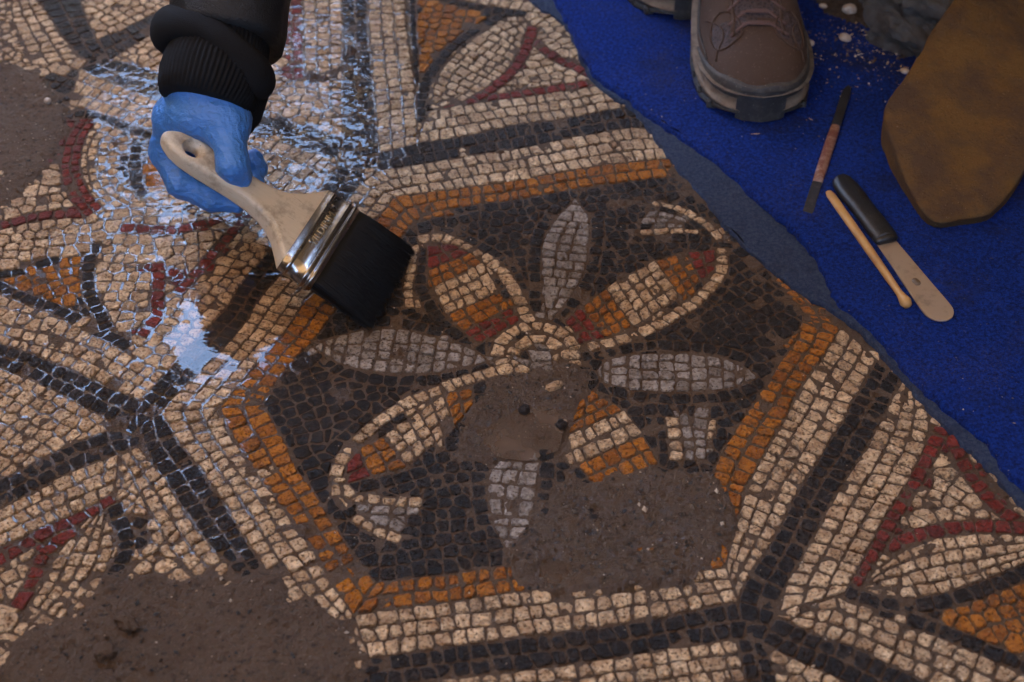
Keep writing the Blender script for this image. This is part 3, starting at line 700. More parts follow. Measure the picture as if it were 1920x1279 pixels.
canopy_me = bpy.data.meshes.new('added_light_canopy'); canopy_me.from_pydata([(x, y, 2.2) for x, y in ((-3.5, -2.3), (-.36, -2.3), (-.36, 1.70), (-.42, 1.62), (-3.5, 1.75))]+[(x, y, 2.2) for x, y in ((-.36, -2.3), (4.5, -2.3), (4.5, 5), (-.75, 5), (-.30, 1.80), (-.36, 1.70))], [], [(0, 1, 2, 3, 4), (5, 6, 7, 8, 9, 10)]); canopy_me.materials.append(m); canopy_me.materials.append(m2); canopy_me.polygons[1].material_index = 1; canopy_me.update()
link('added_light_canopy', canopy_me)['kind'] = 'structure'
edgefall = np.minimum(np.minimum(GX-X0, X1-GX), np.minimum(GY-Y0, Y1-GY)); MZ = MUD-np.clip(.03-edgefall, 0, .03)*1.0
ny_, nx_ = GX.shape; ii_ = np.arange(ny_*nx_).reshape(ny_, nx_)
vv = np.stack([GX.ravel(), GY.ravel(), MZ.ravel()], 1)
qs = np.stack([ii_[:-1, :-1].ravel(), ii_[:-1, 1:].ravel(), ii_[1:, 1:].ravel(), ii_[1:, :-1].ravel()], 1)
mud = np_mesh('mud_bed', vv, qs, M_MUD); mud['kind'] = 'structure'
a_ = mud.data.attributes.new('wet', 'FLOAT', 'POINT'); a_.data.foreach_set('value', WETM.ravel().astype(np.float32))

# ------------------------------------------------------------------ the mosaic floor: tesserae
MATP = [(1025, -60), (1050, 35), (1085, 115), (1160, 190), (1235, 255), (1380, 345), (1453, 426), (1527, 496), (1565, 580), (1667, 673), (1747, 759), (1873, 892), (1960, 1000), (2400, 1000), (2400, -60)]
HIDE = [MATP, [(300, 60), (520, 60), (500, 330), (780, 460), (700, 617), (540, 560), (480, 400), (320, 360)]]
floor = empty('mosaic_floor', (0, 0, 0)); floor['kind'] = 'structure'
floor['label'] = 'ancient stone mosaic floor with an orange bordered flower hexagon, wet with muddy water'
matg = [G(p) for p in HIDE]
cand = []
for k, (q, c, zt, cx, cy) in enumerate(stones):
    d = Vector((cx, cy, 0))-CAM; f = Vector((0, math.cos(PITCH), -math.sin(PITCH))); zc = d.dot(f)
    px = 960+FPX*d.x/zc; py = 639.5-FPX*(d.dot(Vector((0, math.sin(PITCH), math.cos(PITCH)))))/zc
    vis = 12 < px < 1908 and 12 < py < 1267 and not any(bool(in_poly(np.array(px), np.array(py), p)) for p in HIDE)
    if vis: cand.append((abs(area(q))/zc**3, k))
cand.sort(reverse=True); single = set(k for _, k in cand[:300])
def stone_attrs(me, rnds, wets, edges):
    a = me.attributes.new('rnd', 'FLOAT', 'FACE'); a.data.foreach_set('value', np.array(rnds, np.float32))
    a = me.attributes.new('wet', 'FLOAT', 'POINT'); a.data.foreach_set('value', np.array(wets, np.float32))
    a = me.attributes.new('edge', 'FLOAT', 'POINT'); a.data.foreach_set('value', np.array(edges, np.float32))
V = []; F = []; Mi = []; Rn = []; Ed = []
for k, (q, c, zt, cx, cy) in enumerate(stones):
    v, f = stone_geo(q, zt); r = random.random(); m = (len(v)-1)//4; ed = [1.0]*(2*m)+[.8]*m+[.25]*m+[0]
    if k in single:
        me = bpy.data.meshes.new('tessera'); me.from_pydata([(x-cx, y-cy, z) for x, y, z in v], [], f); me.update()
        stone_attrs(me, [r]*len(f), rast(WETM, [p[0] for p in v], [p[1] for p in v]), ed)
        o = link('tessera', me, MS[c], None); o.parent = floor; o.location = (cx, cy, 0)
        continue
    o_ = len(V); V += v; F += [tuple(i+o_ for i in g) for g in f]; Mi += [c]*len(f); Rn += [r]*len(f); Ed += ed
me = bpy.data.meshes.new('tesserae'); me.from_pydata(V, [], F)
for m in MS: me.materials.append(m)
me.polygons.foreach_set('material_index', Mi)
VA = np.array(V); stone_attrs(me, Rn, rast(WETM, VA[:, 0], VA[:, 1]), Ed); me.update()
tess = link('tesserae', me, None, floor); tess['kind'] = 'stuff'
print('single', len(single), 'tris', len(F)*2)

# ------------------------------------------------------------------ water: a sheet that climbs the stones it wets
h = .00098; wx0, wx1, wy0, wy1 = -.60, -.06, -.30, .60
wx = np.arange(wx0, wx1, h); wy = np.arange(wy0, wy1, h); WX, WY = np.meshgrid(wx, wy)
top = np.full(WX.shape, -1.0)
for q, c, zt, cx, cy in stones:
    bb = _bb(q)
    if bb[2] < wx0 or bb[0] > wx1 or bb[3] < wy0 or bb[1] > wy1: continue
    j0 = max(0, int((bb[0]-wx0)/h)); j1 = min(len(wx), int((bb[2]-wx0)/h)+2); i0 = max(0, int((bb[1]-wy0)/h)); i1 = min(len(wy), int((bb[3]-wy0)/h)+2)
    if j1 <= j0 or i1 <= i0: continue
    sub = in_poly(WX[i0:i1, j0:j1], WY[i0:i1, j0:j1], q); t = top[i0:i1, j0:j1]; t[sub] = zt
def rs(A):
    return rast(A, WX, WY)
wmask = rs(wm); fl = rs(flat); up = rs(upper)
level = -.00215+fl*.00285+up*.00235+fbm(WX, WY, .06, 3, 71)*.00035
rip = fbm(WX+.3*fbm(WX, WY, .03, 2, 5)*.02, WY*1.7, .013, 3, 81)*.00115+fbm(WX, WY*1.5, .006, 2, 88)*.00018
level = level+rip*(up*(1-.8*fl)+.12)
dry = (top > level).astype(float)
men = blur(dry, 1)*.55+blur(dry, 2)*.45
Wz = level+np.where(dry > 0, .0, men*.0013)
film = blur(np.maximum(top, level), 1)+.00004
Wz = np.where(dry > 0, top-.0006, Wz)
mudz = rs(MUD); keep = (wmask > .5+.12*rs(wob)) & (Wz > mudz-.0006)
iw = -np.ones(WX.shape, int)
qk = keep[:-1, :-1] & keep[:-1, 1:] & keep[1:, 1:] & keep[1:, :-1]
used = np.zeros(WX.shape, bool)
for a in (0, 1):
    for b_ in (0, 1): used[a:WX.shape[0]-1+a, b_:WX.shape[1]-1+b_] |= qk
iw[used] = np.arange(used.sum())
vw = np.stack([WX[used], WY[used], Wz[used]], 1)
qw = np.stack([iw[:-1, :-1][qk], iw[:-1, 1:][qk], iw[1:, 1:][qk], iw[1:, :-1][qk]], 1)
def water_mat(name, tint, murk, murkcol, rgh=.025):
    m = bpy.data.materials.new(name); m.use_nodes = True; nt = m.node_tree; nt.nodes.clear()
    out = nt.nodes.new('ShaderNodeOutputMaterial'); fr = nt.nodes.new('ShaderNodeFresnel'); fr.inputs[0].default_value = 1.38
    gl = nt.nodes.new('ShaderNodeBsdfGlossy'); gl.inputs['Roughness'].default_value = rgh
    tr = nt.nodes.new('ShaderNodeBsdfTransparent'); tr.inputs[0].default_value = (*tint, 1)
    df = nt.nodes.new('ShaderNodeBsdfDiffuse'); df.inputs[0].default_value = (*murkcol, 1)
    m1 = nt.nodes.new('ShaderNodeMixShader'); m2 = nt.nodes.new('ShaderNodeMixShader')
    n_ = noise(nt, 30, 3, .5); nt.links.new(mth(nt, 'MULTIPLY', n_, murk*2), m1.inputs[0])
    nt.links.new(tr.outputs[0], m1.inputs[1]); nt.links.new(df.outputs[0], m1.inputs[2])
    ge = nt.nodes.new('ShaderNodeNewGeometry'); nt.links.new(mth(nt, 'MULTIPLY', fr.outputs[0], mth(nt, 'SUBTRACT', 1.0, ge.outputs['Backfacing'])), m2.inputs[0]); nt.links.new(m1.outputs[0], m2.inputs[1]); nt.links.new(gl.outputs[0], m2.inputs[2])
    nt.links.new(m2.outputs[0], out.inputs[0]); return m
M_WATER = water_mat('muddy_water', (.95, .90, .84), .03, (.11, .075, .05))
M_PUD = water_mat('mud_puddle', (.6, .5, .42), .60, (.125, .085, .058), .10)
wo = np_mesh('water', vw, qw, M_WATER); wo['kind'] = 'structure'
def puddle(poly, z):
    g = G(poly); cx, cy = cen(g); v = [(x, y, z) for x, y in resample(g+[g[0]], 40)[:-1]]+[(cx, cy, z)]
    o = mesh_obj('puddle', v, [(i, (i+1) % 39, 39) for i in range(39)], M_PUD); o['kind'] = 'structure'
Z1 = float(np.median(MUD[(dip1 > .75)]))+.0014; Z2 = float(np.median(MUD[(pud2 > .6)]))+.0022
puddle([(870, 815), (920, 770), (975, 755), (1035, 758), (1060, 788), (1048, 845), (990, 865), (910, 855)], Z1)
puddle([(990, 1100), (1000, 1040), (1040, 1020), (1080, 1045), (1085, 1105), (1040, 1120)], Z2)
print('water', len(qw), Z1, Z2)
# ------------------------------------------------------------------ blue mats
def smooth_line(p, k=6):
    out = []
    for i in range(len(p)-1):
        p0 = p[max(0, i-1)]; p1 = p[i]; p2 = p[i+1]; p3 = p[min(len(p)-1, i+2)]
        for j in range(k):
            t = j/k; out.append(tuple(.5*((2*p1[a])+(-p0[a]+p2[a])*t+(2*p0[a]-5*p1[a]+4*p2[a]-p3[a])*t*t+(-p0[a]+3*p1[a]-3*p2[a]+p3[a])*t**3) for a in (0, 1)))
    return out+[p[-1]]
def felt_mat(name, c0, c1, dust, dusty):
    m, nt, b = nodemat(name)
    f = ramp(nt, noise(nt, 300, 4, .85), [(.38, (0, 0, 0)), (.64, (1, 1, 1))]); c = mix(nt, f, c0, c1)
    st = noise(nt, 14, 5, .65); c = mix(nt, mth(nt, 'MULTIPLY', ramp(nt, st, [(.52, (0, 0, 0)), (.70, (1, 1, 1))]), .7), c, (.010, .012, .030))
    d = noise(nt, 9, 5, .7); dm = ramp(nt, d, [(.50, (0, 0, 0)), (.78, (1, 1, 1))])
    sp = ramp(nt, noise(nt, 650, 3, .8), [(.48, (0, 0, 0)), (.72, (1, 1, 1))])
    c = mix(nt, mth(nt, 'MULTIPLY', mth(nt, 'MULTIPLY', dm, sp), dusty), c, dust)
    sp2 = ramp(nt, noise(nt, 330, 2, .8), [(.69, (0, 0, 0)), (.74, (1, 1, 1))]); c = mix(nt, mth(nt, 'MULTIPLY', sp2, .6), c, dust)
    nt.links.new(c, b.inputs['Base Color']); b.inputs['Roughness'].default_value = .92; b.inputs['Specular IOR Level'].default_value = .2
    b.inputs['Sheen Weight'].default_value = 0
    bump(nt, b, mth(nt, 'ADD', noise(nt, 320, 5, .85), mth(nt, 'MULTIPLY', noise(nt, 40, 3, .5), 1.2)), 1, .0034)
    return m
M_BLUE = felt_mat('blue_felt', (.0010, .0058, .062), (.0052, .036, .245), (.16, .13, .11), .55)
M_GREYB = felt_mat('dusty_blue_felt', (.018, .030, .068), (.055, .068, .10), (.15, .13, .11), .8)
def mat_obj(name, edge, far, z0, z1, m, rnd=.003):
    e = smooth_line(G(edge), 8); e = [(x+.0009*math.sin(i*1.3)+random.gauss(0, .00025), y+.0009*math.cos(i*.9)+random.gauss(0, .00025)) for i, (x, y) in enumerate(e)]
    pl = e+[tuple(P(x, y)[:2]) for x, y in far]; bm = bmesh.new()
    if area(pl) < 0: pl = pl[::-1]
    n = len(pl); rings = []
    for ins, z in ((-.0004, z0), (0, z0+(z1-z0)*.55), (rnd*.35, z0+(z1-z0)*.9), (rnd, z1)):
        r = []
        for i in range(n):
            a, b, c = pl[i-1], pl[i], pl[(i+1) % n]; dx, dy = c[0]-a[0], c[1]-a[1]; L = math.hypot(dx, dy) or 1
            lift = .0016*max(0, math.sin(b[0]*31)+math.sin(b[1]*47+1))
            r.append(bm.verts.new((b[0]-dy/L*ins, b[1]+dx/L*ins, z+(lift if ins >= 0 and z > z0 else lift*.6))))
        rings.append(r)
    for a, b in zip(rings, rings[1:]):
        for i in range(n): bm.faces.new((a[i], a[(i+1) % n], b[(i+1) % n], b[i]))
    bm.faces.new(rings[-1]); bmesh.ops.triangulate(bm, faces=[f for f in bm.faces if len(f.verts) > 4])
    me = bpy.data.meshes.new(name); bm.to_mesh(me); bm.free()
    return link(name, me, m, None, True)
EDGE = [(1012, -60), (1028, -10), (1053, 37), (1070, 67), (1090, 117), (1123, 160), (1173, 193), (1203, 220), (1240, 245), (1280, 272), (1357, 327), (1413, 383), (1460, 426), (1493, 456), (1527, 496), (1550, 545), (1567, 580), (1623, 626), (1667, 673), (1703, 716), (1747, 759), (1800, 803), (1850, 845), (1880, 893), (1925, 938), (1990, 1010)]
UND = [(960, -60), (985, -10), (1010, 18), (1050, 42), (1072, 75), (1095, 130), (1128, 170), (1176, 202), (1204, 230), (1232, 268), (1270, 320), (1320, 375), (1362, 432), (1430, 496), (1500, 552), (1560, 588), (1618, 633), (1660, 678), (1697, 720), (1735, 765), (1785, 818), (1830, 862), (1868, 900), (1912, 950), (1980, 1030)]
far = [(2700, 1030), (2700, -500), (1000, -500)]
o = mat_obj('floor_mat', UND, far, -.0012, .0034, M_GREYB, .0022); tag(o, 'faded grey blue felt mat layer showing as a strip beneath the bright blue mat', 'mat')
o = mat_obj('floor_mat', EDGE, far, .0035, .0092, M_BLUE); tag(o, 'bright blue felt mat spread over the right of the mosaic, tools lying on it', 'mat')
ZM = .0092

# ------------------------------------------------------------------ simple solids
def tube(path, radii, n=12, ribs=0, amp=0, cap=True, flat=None):
    """sweep along points; radii = (r along 'side', r along 'up') per point"""
    V = []; F = []; K = len(path); path = [Vector(p) for p in path]; up0 = Vector(flat) if flat else Vector((0, 0, 1))
    for i, p in enumerate(path):
        t = (path[min(K-1, i+1)]-path[max(0, i-1)]).normalized(); sd = t.cross(up0)
        if sd.length < 1e-4: sd = t.cross(Vector((0, 1, 0)))
        sd.normalize(); up = sd.cross(t); r = radii[i]; ra, rb = r if isinstance(r, tuple) else (r, r)
        for j in range(n):
            a = 2*math.pi*j/n; k = 1+amp*math.cos(ribs*a) if ribs else 1
            V.append(p+sd*(math.cos(a)*ra*k)+up*(math.sin(a)*rb*k))
    for i in range(K-1):
        for j in range(n): F.append((i*n+j, i*n+(j+1) % n, (i+1)*n+(j+1) % n, (i+1)*n+j))
    if cap: F.append(tuple(range(n-1, -1, -1))); F.append(tuple(range((K-1)*n, K*n)))
    return V, F
def simple(name, col, rough=.6, metal=0, bs=0, bscale=200, var=.3, spec=.5):
    m, nt, b = nodemat(name); n1 = noise(nt, bscale, 5, .65)
    nt.links.new(mix(nt, n1, tuple(v*(1-var) for v in col), tuple(min(1, v*(1+var)) for v in col)), b.inputs['Base Color'])
    b.inputs['Roughness'].default_value = rough; b.inputs['Metallic'].default_value = metal; b.inputs['Specular IOR Level'].default_value = spec
    if bs: bump(nt, b, n1, bs, .001)
    return m
def stained(name, col, stain, scale=60, lo=.45, hi=.65, rough=.5, metal=0, bs=.4):
    m, nt, b = nodemat(name); n1 = noise(nt, scale, 6, .7)
    c = mix(nt, ramp(nt, n1, [(lo, (0, 0, 0)), (hi, (1, 1, 1))]), col, stain); f = noise(nt, scale*9, 3, .7)
    c = mix(nt, ramp(nt, f, [(.62, (0, 0, 0)), (.72, (1, 1, 1))]), c, tuple(min(1, v*1.5+.03) for v in stain))
    nt.links.new(c, b.inputs['Base Color']); nt.links.new(mth(nt, 'ADD', rough-.1, mth(nt, 'MULTIPLY', n1, .25)), b.inputs['Roughness'])
    b.inputs['Metallic'].default_value = metal; bump(nt, b, mth(nt, 'ADD', n1, mth(nt, 'MULTIPLY', f, .5)), bs, .001); return m
def rock_mesh(c, r, h, seed, rough=.25, sc=.5):
    lo = [c[i]-r[i]*1.35 for i in range(3)]; hi = [c[i]+r[i]*1.35 for i in range(3)]
    X, Y, Z = grid3(lo, hi, h); m = min(r)
    F = (np.sqrt(((X-c[0])/r[0])**2+((Y-c[1])/r[1])**2+((Z-c[2])/r[2])**2)-1)*m
    F = F+m*rough*.5*np.abs(fbm(X*1.2+Z, Y+Z*.8, m*sc*.9, 3, seed+4))*(rough > .3)+m*rough*(fbm(X+Z*.7, Y-Z*.6, m*sc*2, 4, seed)+.8*fbm(Z*1.3+X*.2, Y+X*.6, m*sc*1.5, 4, seed+9))
    return surface_net(F, lo, h)

# ------------------------------------------------------------------ tan sponge block
def loft(rings, k=5):
    V = []; F = []
    rr = [resample([tuple(q) for q in [(*p,)for p in r]+[tuple(r[0])]], 60)[:-1] if False else r for r in rings]
    n = len(rr[0])
    for r in rr: V += r
    for i in range(len(rr)-1):
        for j in range(n): F.append((i*n+j, i*n+(j+1) % n, (i+1)*n+(j+1) % n, (i+1)*n+j))
    return V, F, n
def densify(r, n=90):
    r = [Vector(p) for p in r]; d = [0]; r2 = r+[r[0]]
    for i in range(1, len(r2)): d.append(d[-1]+(r2[i]-r2[i-1]).length)
    out = []
    for k in range(n):
        s = d[-1]*k/n; i = 0
        while i < len(r)-1 and d[i+1] < s: i += 1
        out.append(r2[i].lerp(r2[i+1], (s-d[i])/max(1e-9, d[i+1]-d[i])))
    return out
def roundring(r, it=2):
    for _ in range(it): r = [(r[i-1]+r[i]*2+r[(i+1) % len(r)])/4 for i in range(len(r))]
    return r
tpx = [(1653, 218), (1668, 262), (1692, 322), (1722, 380), (1741, 411), (1763, 420), (1862, 401), (1897, 362), (1925, 318), (2010, 150), (1990, -60), (1880, -90), (1792, -5), (1700, 138)]
zb = ZM-.001
T0 = roundring(densify([P(x, y, ZM+.013+.046*min(1, max(0, (420-y)/420))) for x, y in tpx], 120), 1)
cT = sum((p for p in T0), Vector())/len(T0); B0 = [Vector((cT.x+(p.x-cT.x)*.955, cT.y+(p.y-cT.y)*.965, zb)) for p in T0]; rings = []
for f in (0, .3, .6, .85, .96): rings.append([b.lerp(t, f)+(t-b)*Vector((1, 1, 0)).x*0 for b, t in zip(B0, T0)])
for ins, dz in ((.012, .0006), (.03, .0016), (.08, .0022), (.16, .0024), (.28, .0024), (.42, .0024), (.58, .0024), (.75, .0024), (.9, .0024)):
    rings.append([t.lerp(cT, ins)+Vector((0, 0, dz)) for t in T0])
V, F, n_ = loft(rings); V = [Vector(v) for v in V]; F.append(tuple(range(len(V)-n_, len(V))))
LA = P(1838, -20, .06); LB_ = P(1925, 110, .055); LN = Vector((-(LB_-LA).y, (LB_-LA).x, 0)).normalized()
for v in V:
    k = float(fbm(v.x, v.y, .06, 3, 41))*.006+float(fbm(v.x, v.y, .018, 3, 45))*.0016; crease = math.exp(-(((v.x-P(1880, 110).x)*.75+(v.y-P(1880, 110).y)*.55)/.006)**2); v.z += k*min(1, max(0, (v.z-zb)/.03))-crease*.004*(v.z > zb+.03)
    dl = (v.x-LA.x)*LN.x+(v.y-LA.y)*LN.y
    if dl > 0 and v.z > zb+.01: v.z -= min(dl, .05)*.45
    v.x += float(fbm(v.y, v.z, .03, 3, 43))*.0025; v.y += float(fbm(v.x, v.z, .03, 3, 47))*.0025
m, nt, b = nodemat('sponge_tan')
c = mix(nt, noise(nt, 28, 5, .65), (.135, .071, .022), (.215, .116, .037)); st = ramp(nt, noise(nt, 17, 6, .68), [(.42, (0, 0, 0)), (.60, (1, 1, 1))])
c = mix(nt, mth(nt, 'MULTIPLY', st, .85), c, (.090, .054, .034)); sp = ramp(nt, noise(nt, 420, 3, .8), [(.28, (1, 1, 1)), (.40, (0, 0, 0))]); c = mix(nt, mth(nt, 'MULTIPLY', sp, .8), c, (.03, .017, .008))
wsp = ramp(nt, noise(nt, 520, 2, .8), [(.70, (0, 0, 0)), (.74, (1, 1, 1))]); c = mix(nt, wsp, c, (.35, .27, .18))
nt.links.new(c, b.inputs['Base Color']); b.inputs['Roughness'].default_value = .95; b.inputs['Specular IOR Level'].default_value = .15
bump(nt, b, mth(nt, 'ADD', noise(nt, 480, 4, .8), mth(nt, 'MULTIPLY', noise(nt, 90, 3, .6), 1.2)), 1, .0032)
o = mesh_obj('sponge', V, F, m, None, True); tag(o, 'big tan sponge block with muddy stains lying on the blue mat', 'sponge')

# ------------------------------------------------------------------ grey rock, pebbles, soil, crumbs
m, nt, b = nodemat('grey_rock'); c = mix(nt, noise(nt, 60, 6, .7), (.022, .020, .019), (.17, .155, .14)); c = mix(nt, ramp(nt, noise(nt, 25, 4, .6), [(.5, (0, 0, 0)), (.7, (1, 1, 1))]), c, (.09, .075, .06))
nt.links.new(c, b.inputs['Base Color']); b.inputs['Roughness'].default_value = .85; bump(nt, b, noise(nt, 110, 8, .8), 1, .010)
cr = P(1722, 22, .02); v, q = rock_mesh((cr.x, cr.y, .026), (.060, .074, .046), .0022, 5, .55, .30)
o = np_mesh('rock', v, q, m, None, False); tag(o, 'rough layered grey rock standing behind the tan sponge', 'rock')
M_PEB = stained('pebble_stone', (.42, .35, .28), (.25, .19, .14), 90, .45, .65, .8)
def pebble(px, py, r, z, label, seed, sq=.6):
    c = P(px, py, z); v, q = rock_mesh((0, 0, 0), (r, r*.8, r*sq), r/9, seed, .14, .7)
    o = np_mesh('pebble', v, q, M_PEB, None, True); o.location = (c.x, c.y, z+r*sq*.7); o.rotation_euler = (0, 0, seed)
    tag(o, label, 'pebble', 'loose pebbles')
pebble(1592, 24, .0078, ZM+.004, 'largest pale pebble, on the brown soil above the boot tip', 3, .75)
pebble(1584, 74, .0072, ZM, 'flat white pebble on the blue mat below the soil patch', 5, .45)
pebble(1519, 84, .0052, ZM, 'small dusty pebble right beside the boot', 8)
pebble(1696, 136, .0045, ZM, 'small pale pebble at the foot of the grey rock', 12)
pebble(1543, 14, .0045, ZM+.003, 'small pebble on the soil left of the largest pebble', 15)
pebble(1652, 80, .0042, ZM, 'small tan pebble between the white pebble and the rock', 18)
pebble(90, 193, .0042, float(samp(MUD, *P(90, 193)[:2])), 'round tan pebble alone on the mud at the left', 21, .8)
# soil spilled on the mat
sx = np.arange(P(1490, 60).x, P(1760, 60).x, .0016); sy = np.arange(P(1500, 130).y, P(1500, -90).y, .0016); SX, SY = np.meshgrid(sx, sy)
sm = in_poly(SX, SY, G([(1520, -80), (1522, 15), (1548, 48), (1600, 58), (1640, 70), (1672, 110), (1700, 150), (1720, -80)])).astype(float); sm = blur(sm, 5)
hz = (sm-.45+.35*fbm(SX, SY, .018, 4, 61)+.25*fbm(SX, SY, .005, 3, 64))*.012; kp = hz > 0
iw2 = -np.ones(SX.shape, int); kq = kp[:-1, :-1] & kp[:-1, 1:] & kp[1:, 1:] & kp[1:, :-1]; us = np.zeros(SX.shape, bool)
for a in (0, 1):
    for b_ in (0, 1): us[a:SX.shape[0]-1+a, b_:SX.shape[1]-1+b_] |= kq
iw2[us] = np.arange(us.sum()); vs = np.stack([SX[us], SY[us], ZM+.0002+np.minimum(hz[us], .006)+.001*fbm(SX[us], SY[us], .004, 2, 66)], 1)
o = np_mesh('soil', vs, np.stack([iw2[:-1, :-1][kq], iw2[:-1, 1:][kq], iw2[1:, 1:][kq], iw2[1:, :-1][kq]], 1), mud_mat('loose_soil', (.10, .068, .045), (.05, .035, .026), (.22, .16, .11), .85)); o['kind'] = 'stuff'
# crumbs of stone, chips of straw and grit
M_CR = [simple('pale_crumb', (.42, .33, .24), .8), simple('straw_chip', (.40, .28, .15), .8), simple('brown_crumb', (.10, .068, .045), .7), simple('dark_crumb', (.03, .024, .02), .6)]
CV = []; CF = []; CM = []
def crumb(x, y, z, r, mi, long=1.0):
    a = random.uniform(0, 6.28); ca, sa = math.cos(a), math.sin(a); o = len(CV)
    for dx, dy, dz in ((1, 0, .2), (-1, 0, .25), (0, .7, .1), (0, -.7, .15), (.1, 0, .9), (0, .1, -.3)):
        px, py = dx*r*long*random.uniform(.7, 1.2), dy*r*random.uniform(.7, 1.2)
        CV.append((x+px*ca-py*sa, y+px*sa+py*ca, z+dz*r*random.uniform(.7, 1.2)/(1 if long < 2 else 1.6)))
    for f in ((0, 2, 4), (2, 1, 4), (1, 3, 4), (3, 0, 4), (2, 0, 5), (1, 2, 5), (3, 1, 5), (0, 3, 5)): CF.append(tuple(o+i for i in f)); CM.append(mi)
matpoly = G(EDGE+far[:2])
for _ in range(900):
    px, py = random.uniform(1080, 1925), random.uniform(0, 930)
    if random.random() > (.35 if py > 260 else .8): continue
    p = P(px, py, ZM)
    if not bool(in_poly(np.array(p.x), np.array(p.y), matpoly)): continue
    if random.random() < .11: crumb(p.x, p.y, ZM+.0003, random.uniform(.0006, .0011), 1, random.uniform(2.5, 6))
    else: crumb(p.x, p.y, ZM, random.choice((.0005, .0006, .0007, .001)), random.choice((0, 0, 1, 2, 2)))
for _ in range(520):
    px, py = random.gauss(1620, 60), random.gauss(75, 45); p = P(px, py, ZM); crumb(p.x, p.y, ZM+.0005, abs(random.gauss(.0004, .0006))+.0003, random.choice((0, 1, 2, 2, 2)), random.choice((1, 1, 2.2)))
for msk, num, zof in ((sBL, 1100, 0), (sTL, 500, 0), (np.maximum(sC1, sC2), 2600, 0)):
    idx = np.argwhere(msk > .45); pick = idx[rng.integers(0, len(idx), num)]
    for i, j in pick:
        r = abs(random.gauss(0, .0004)*random.choice((1, 1, 1, 2.6)))+.00025; crumb(X0+j*H+random.uniform(-.0007, .0007), Y0+i*H, MUD[i, j]+.0001, r, random.choice((0, 2, 2, 2, 2, 2, 2, 2, 2, 2, 2, 2, 2, 2, 2, 3, 3, 3, 3, 3, 3, 3) if msk is not sTL else (0, 2, 2, 3)))
for msk, num in ((sBL, 130), (np.maximum(sC1, sC2), 170), (sTL, 40)):
    idx = np.argwhere(msk > .3); pick = idx[rng.integers(0, len(idx), num)]
    for i, j in pick: crumb(X0+j*H, Y0+i*H, MUD[i, j], random.uniform(.0011, .0026), random.choice((2, 2, 2, 2, 3, 3)))
for _ in range(900):
    px, py = random.uniform(480, 1919), random.uniform(200, 1279); p = P(px, py); r = abs(random.gauss(0, .0004))+.0002; crumb(p.x, p.y, .0003, r, random.choice((0, 2, 2)))
me = bpy.data.meshes.new('grit'); me.from_pydata(CV, [], CF)
for m in M_CR: me.materials.append(m)
me.polygons.foreach_set('material_index', CM); me.update(); link('grit', me)['kind'] = 'stuff'
# loose chip of pale stone and a dark lump in the middle mud
def lump(name, px, py, r, m, label, seed, cat):
    p = P(px, py); z = float(samp(MUD, p.x, p.y)); v, q = rock_mesh((0, 0, 0), r, min(r)/8, seed, .28, .5)
    o = np_mesh(name, v, q, m, None, True); o.location = (p.x, p.y, z+r[2]*.35); o.rotation_euler = (0, 0, .75 if seed == 31 else seed); tag(o, label, cat)
lump('loose_tessera', 1040, 728, (.0078, .0042, .0030), MS[0], 'loose pale tessera lying in the wet mud at the flower centre', 31, 'tessera')
lump('mud_lump', 983, 770, (.0050, .0042, .0030), MS[3], 'wet dark lump beside the puddle at the flower centre', 32, 'mud lump')
lump('mud_lump', 1052, 797, (.0048, .0044, .0034), MS[3], 'wet dark lump at the right rim of the middle puddle', 33, 'mud lump')
lump('mud_lump', 237, 1172, (.012, .006, .005), M_MUD, 'long dark clod on the mud at the lower left', 34, 'mud lump')
lump('mud_lump', 200, 1228, (.007, .007, .006), M_MUD, 'dark round clod near the bottom left corner', 35, 'mud lump')
# ------------------------------------------------------------------ hand tools on the mat
def frame(p0, p1, z):
    a = P(*p0, z); b = P(*p1, z); d = b-a; L = d.length; return a, math.atan2(d.y, d.x), L
def placed_empty(name, p0, p1, z, label, cat):
    a, ang, L = frame(p0, p1, z); e = empty(name, a); e.rotation_euler = (0, 0, ang); tag(e, label, cat); return e, L
def child(name, V, F, m, par, smooth=True):
    o = mesh_obj(name, V, F, m, None, smooth); o.parent = par; return o
def plate(outline, z0, z1, bev=.0004):
    n = len(outline); V = []; F = []; cx = sum(p[0] for p in outline)/n; cy = sum(p[1] for p in outline)/n
    for ins, z in ((bev, z0), (0, z0+bev), (0, z1-bev), (bev, z1)):
        for x, y in outline:
            d = math.hypot(x-cx, y-cy); k = 1-ins/max(d, 1e-6); V.append((cx+(x-cx)*k, cy+(y-cy)*k, z))
    for i in range(3):
        for j in range(n): F.append((i*n+j, i*n+(j+1) % n, (i+1)*n+(j+1) % n, (i+1)*n+j))
    F.append(tuple(range(n-1, -1, -1))); F.append(tuple(range(3*n, 4*n))); return V, F
def profile(pts, n=40):
    up = smooth_line(pts, 6); return up+[(x, -y) for x, y in reversed(up)][1 if abs(up[-1][1]) < 1e-6 else 0:]
M_BLK = stained('black_handle', (.010, .010, .011), (.035, .032, .03), 70, .5, .75, .35)
M_STEEL = stained('worn_steel', (.42, .31, .21), (.20, .15, .11), 38, .52, .72, .42, .55, .25)
M_DSTEEL = stained('dark_steel', (.045, .046, .05), (.10, .09, .085), 80, .5, .7, .38, .5)
M_RUST = stained('rusty_wrap', (.13, .042, .022), (.26, .16, .12), 75, .46, .62, .45, 0, .6)
M_WOOD = stained('boxwood', (.42, .235, .075), (.30, .16, .06), 45, .45, .7, .42, 0, .2)
e, L = placed_empty('palette_knife', (1571, 343), (1773, 606), ZM, 'palette knife with black handle and rounded steel blade', 'palette knife')
hl = L*.46
hp = [(0, 0), (.002, .0066), (.008, .0100), (.022, .0114), (hl*.55, .0108), (hl*.85, .0114), (hl, .0108)]
path = []; rad = []
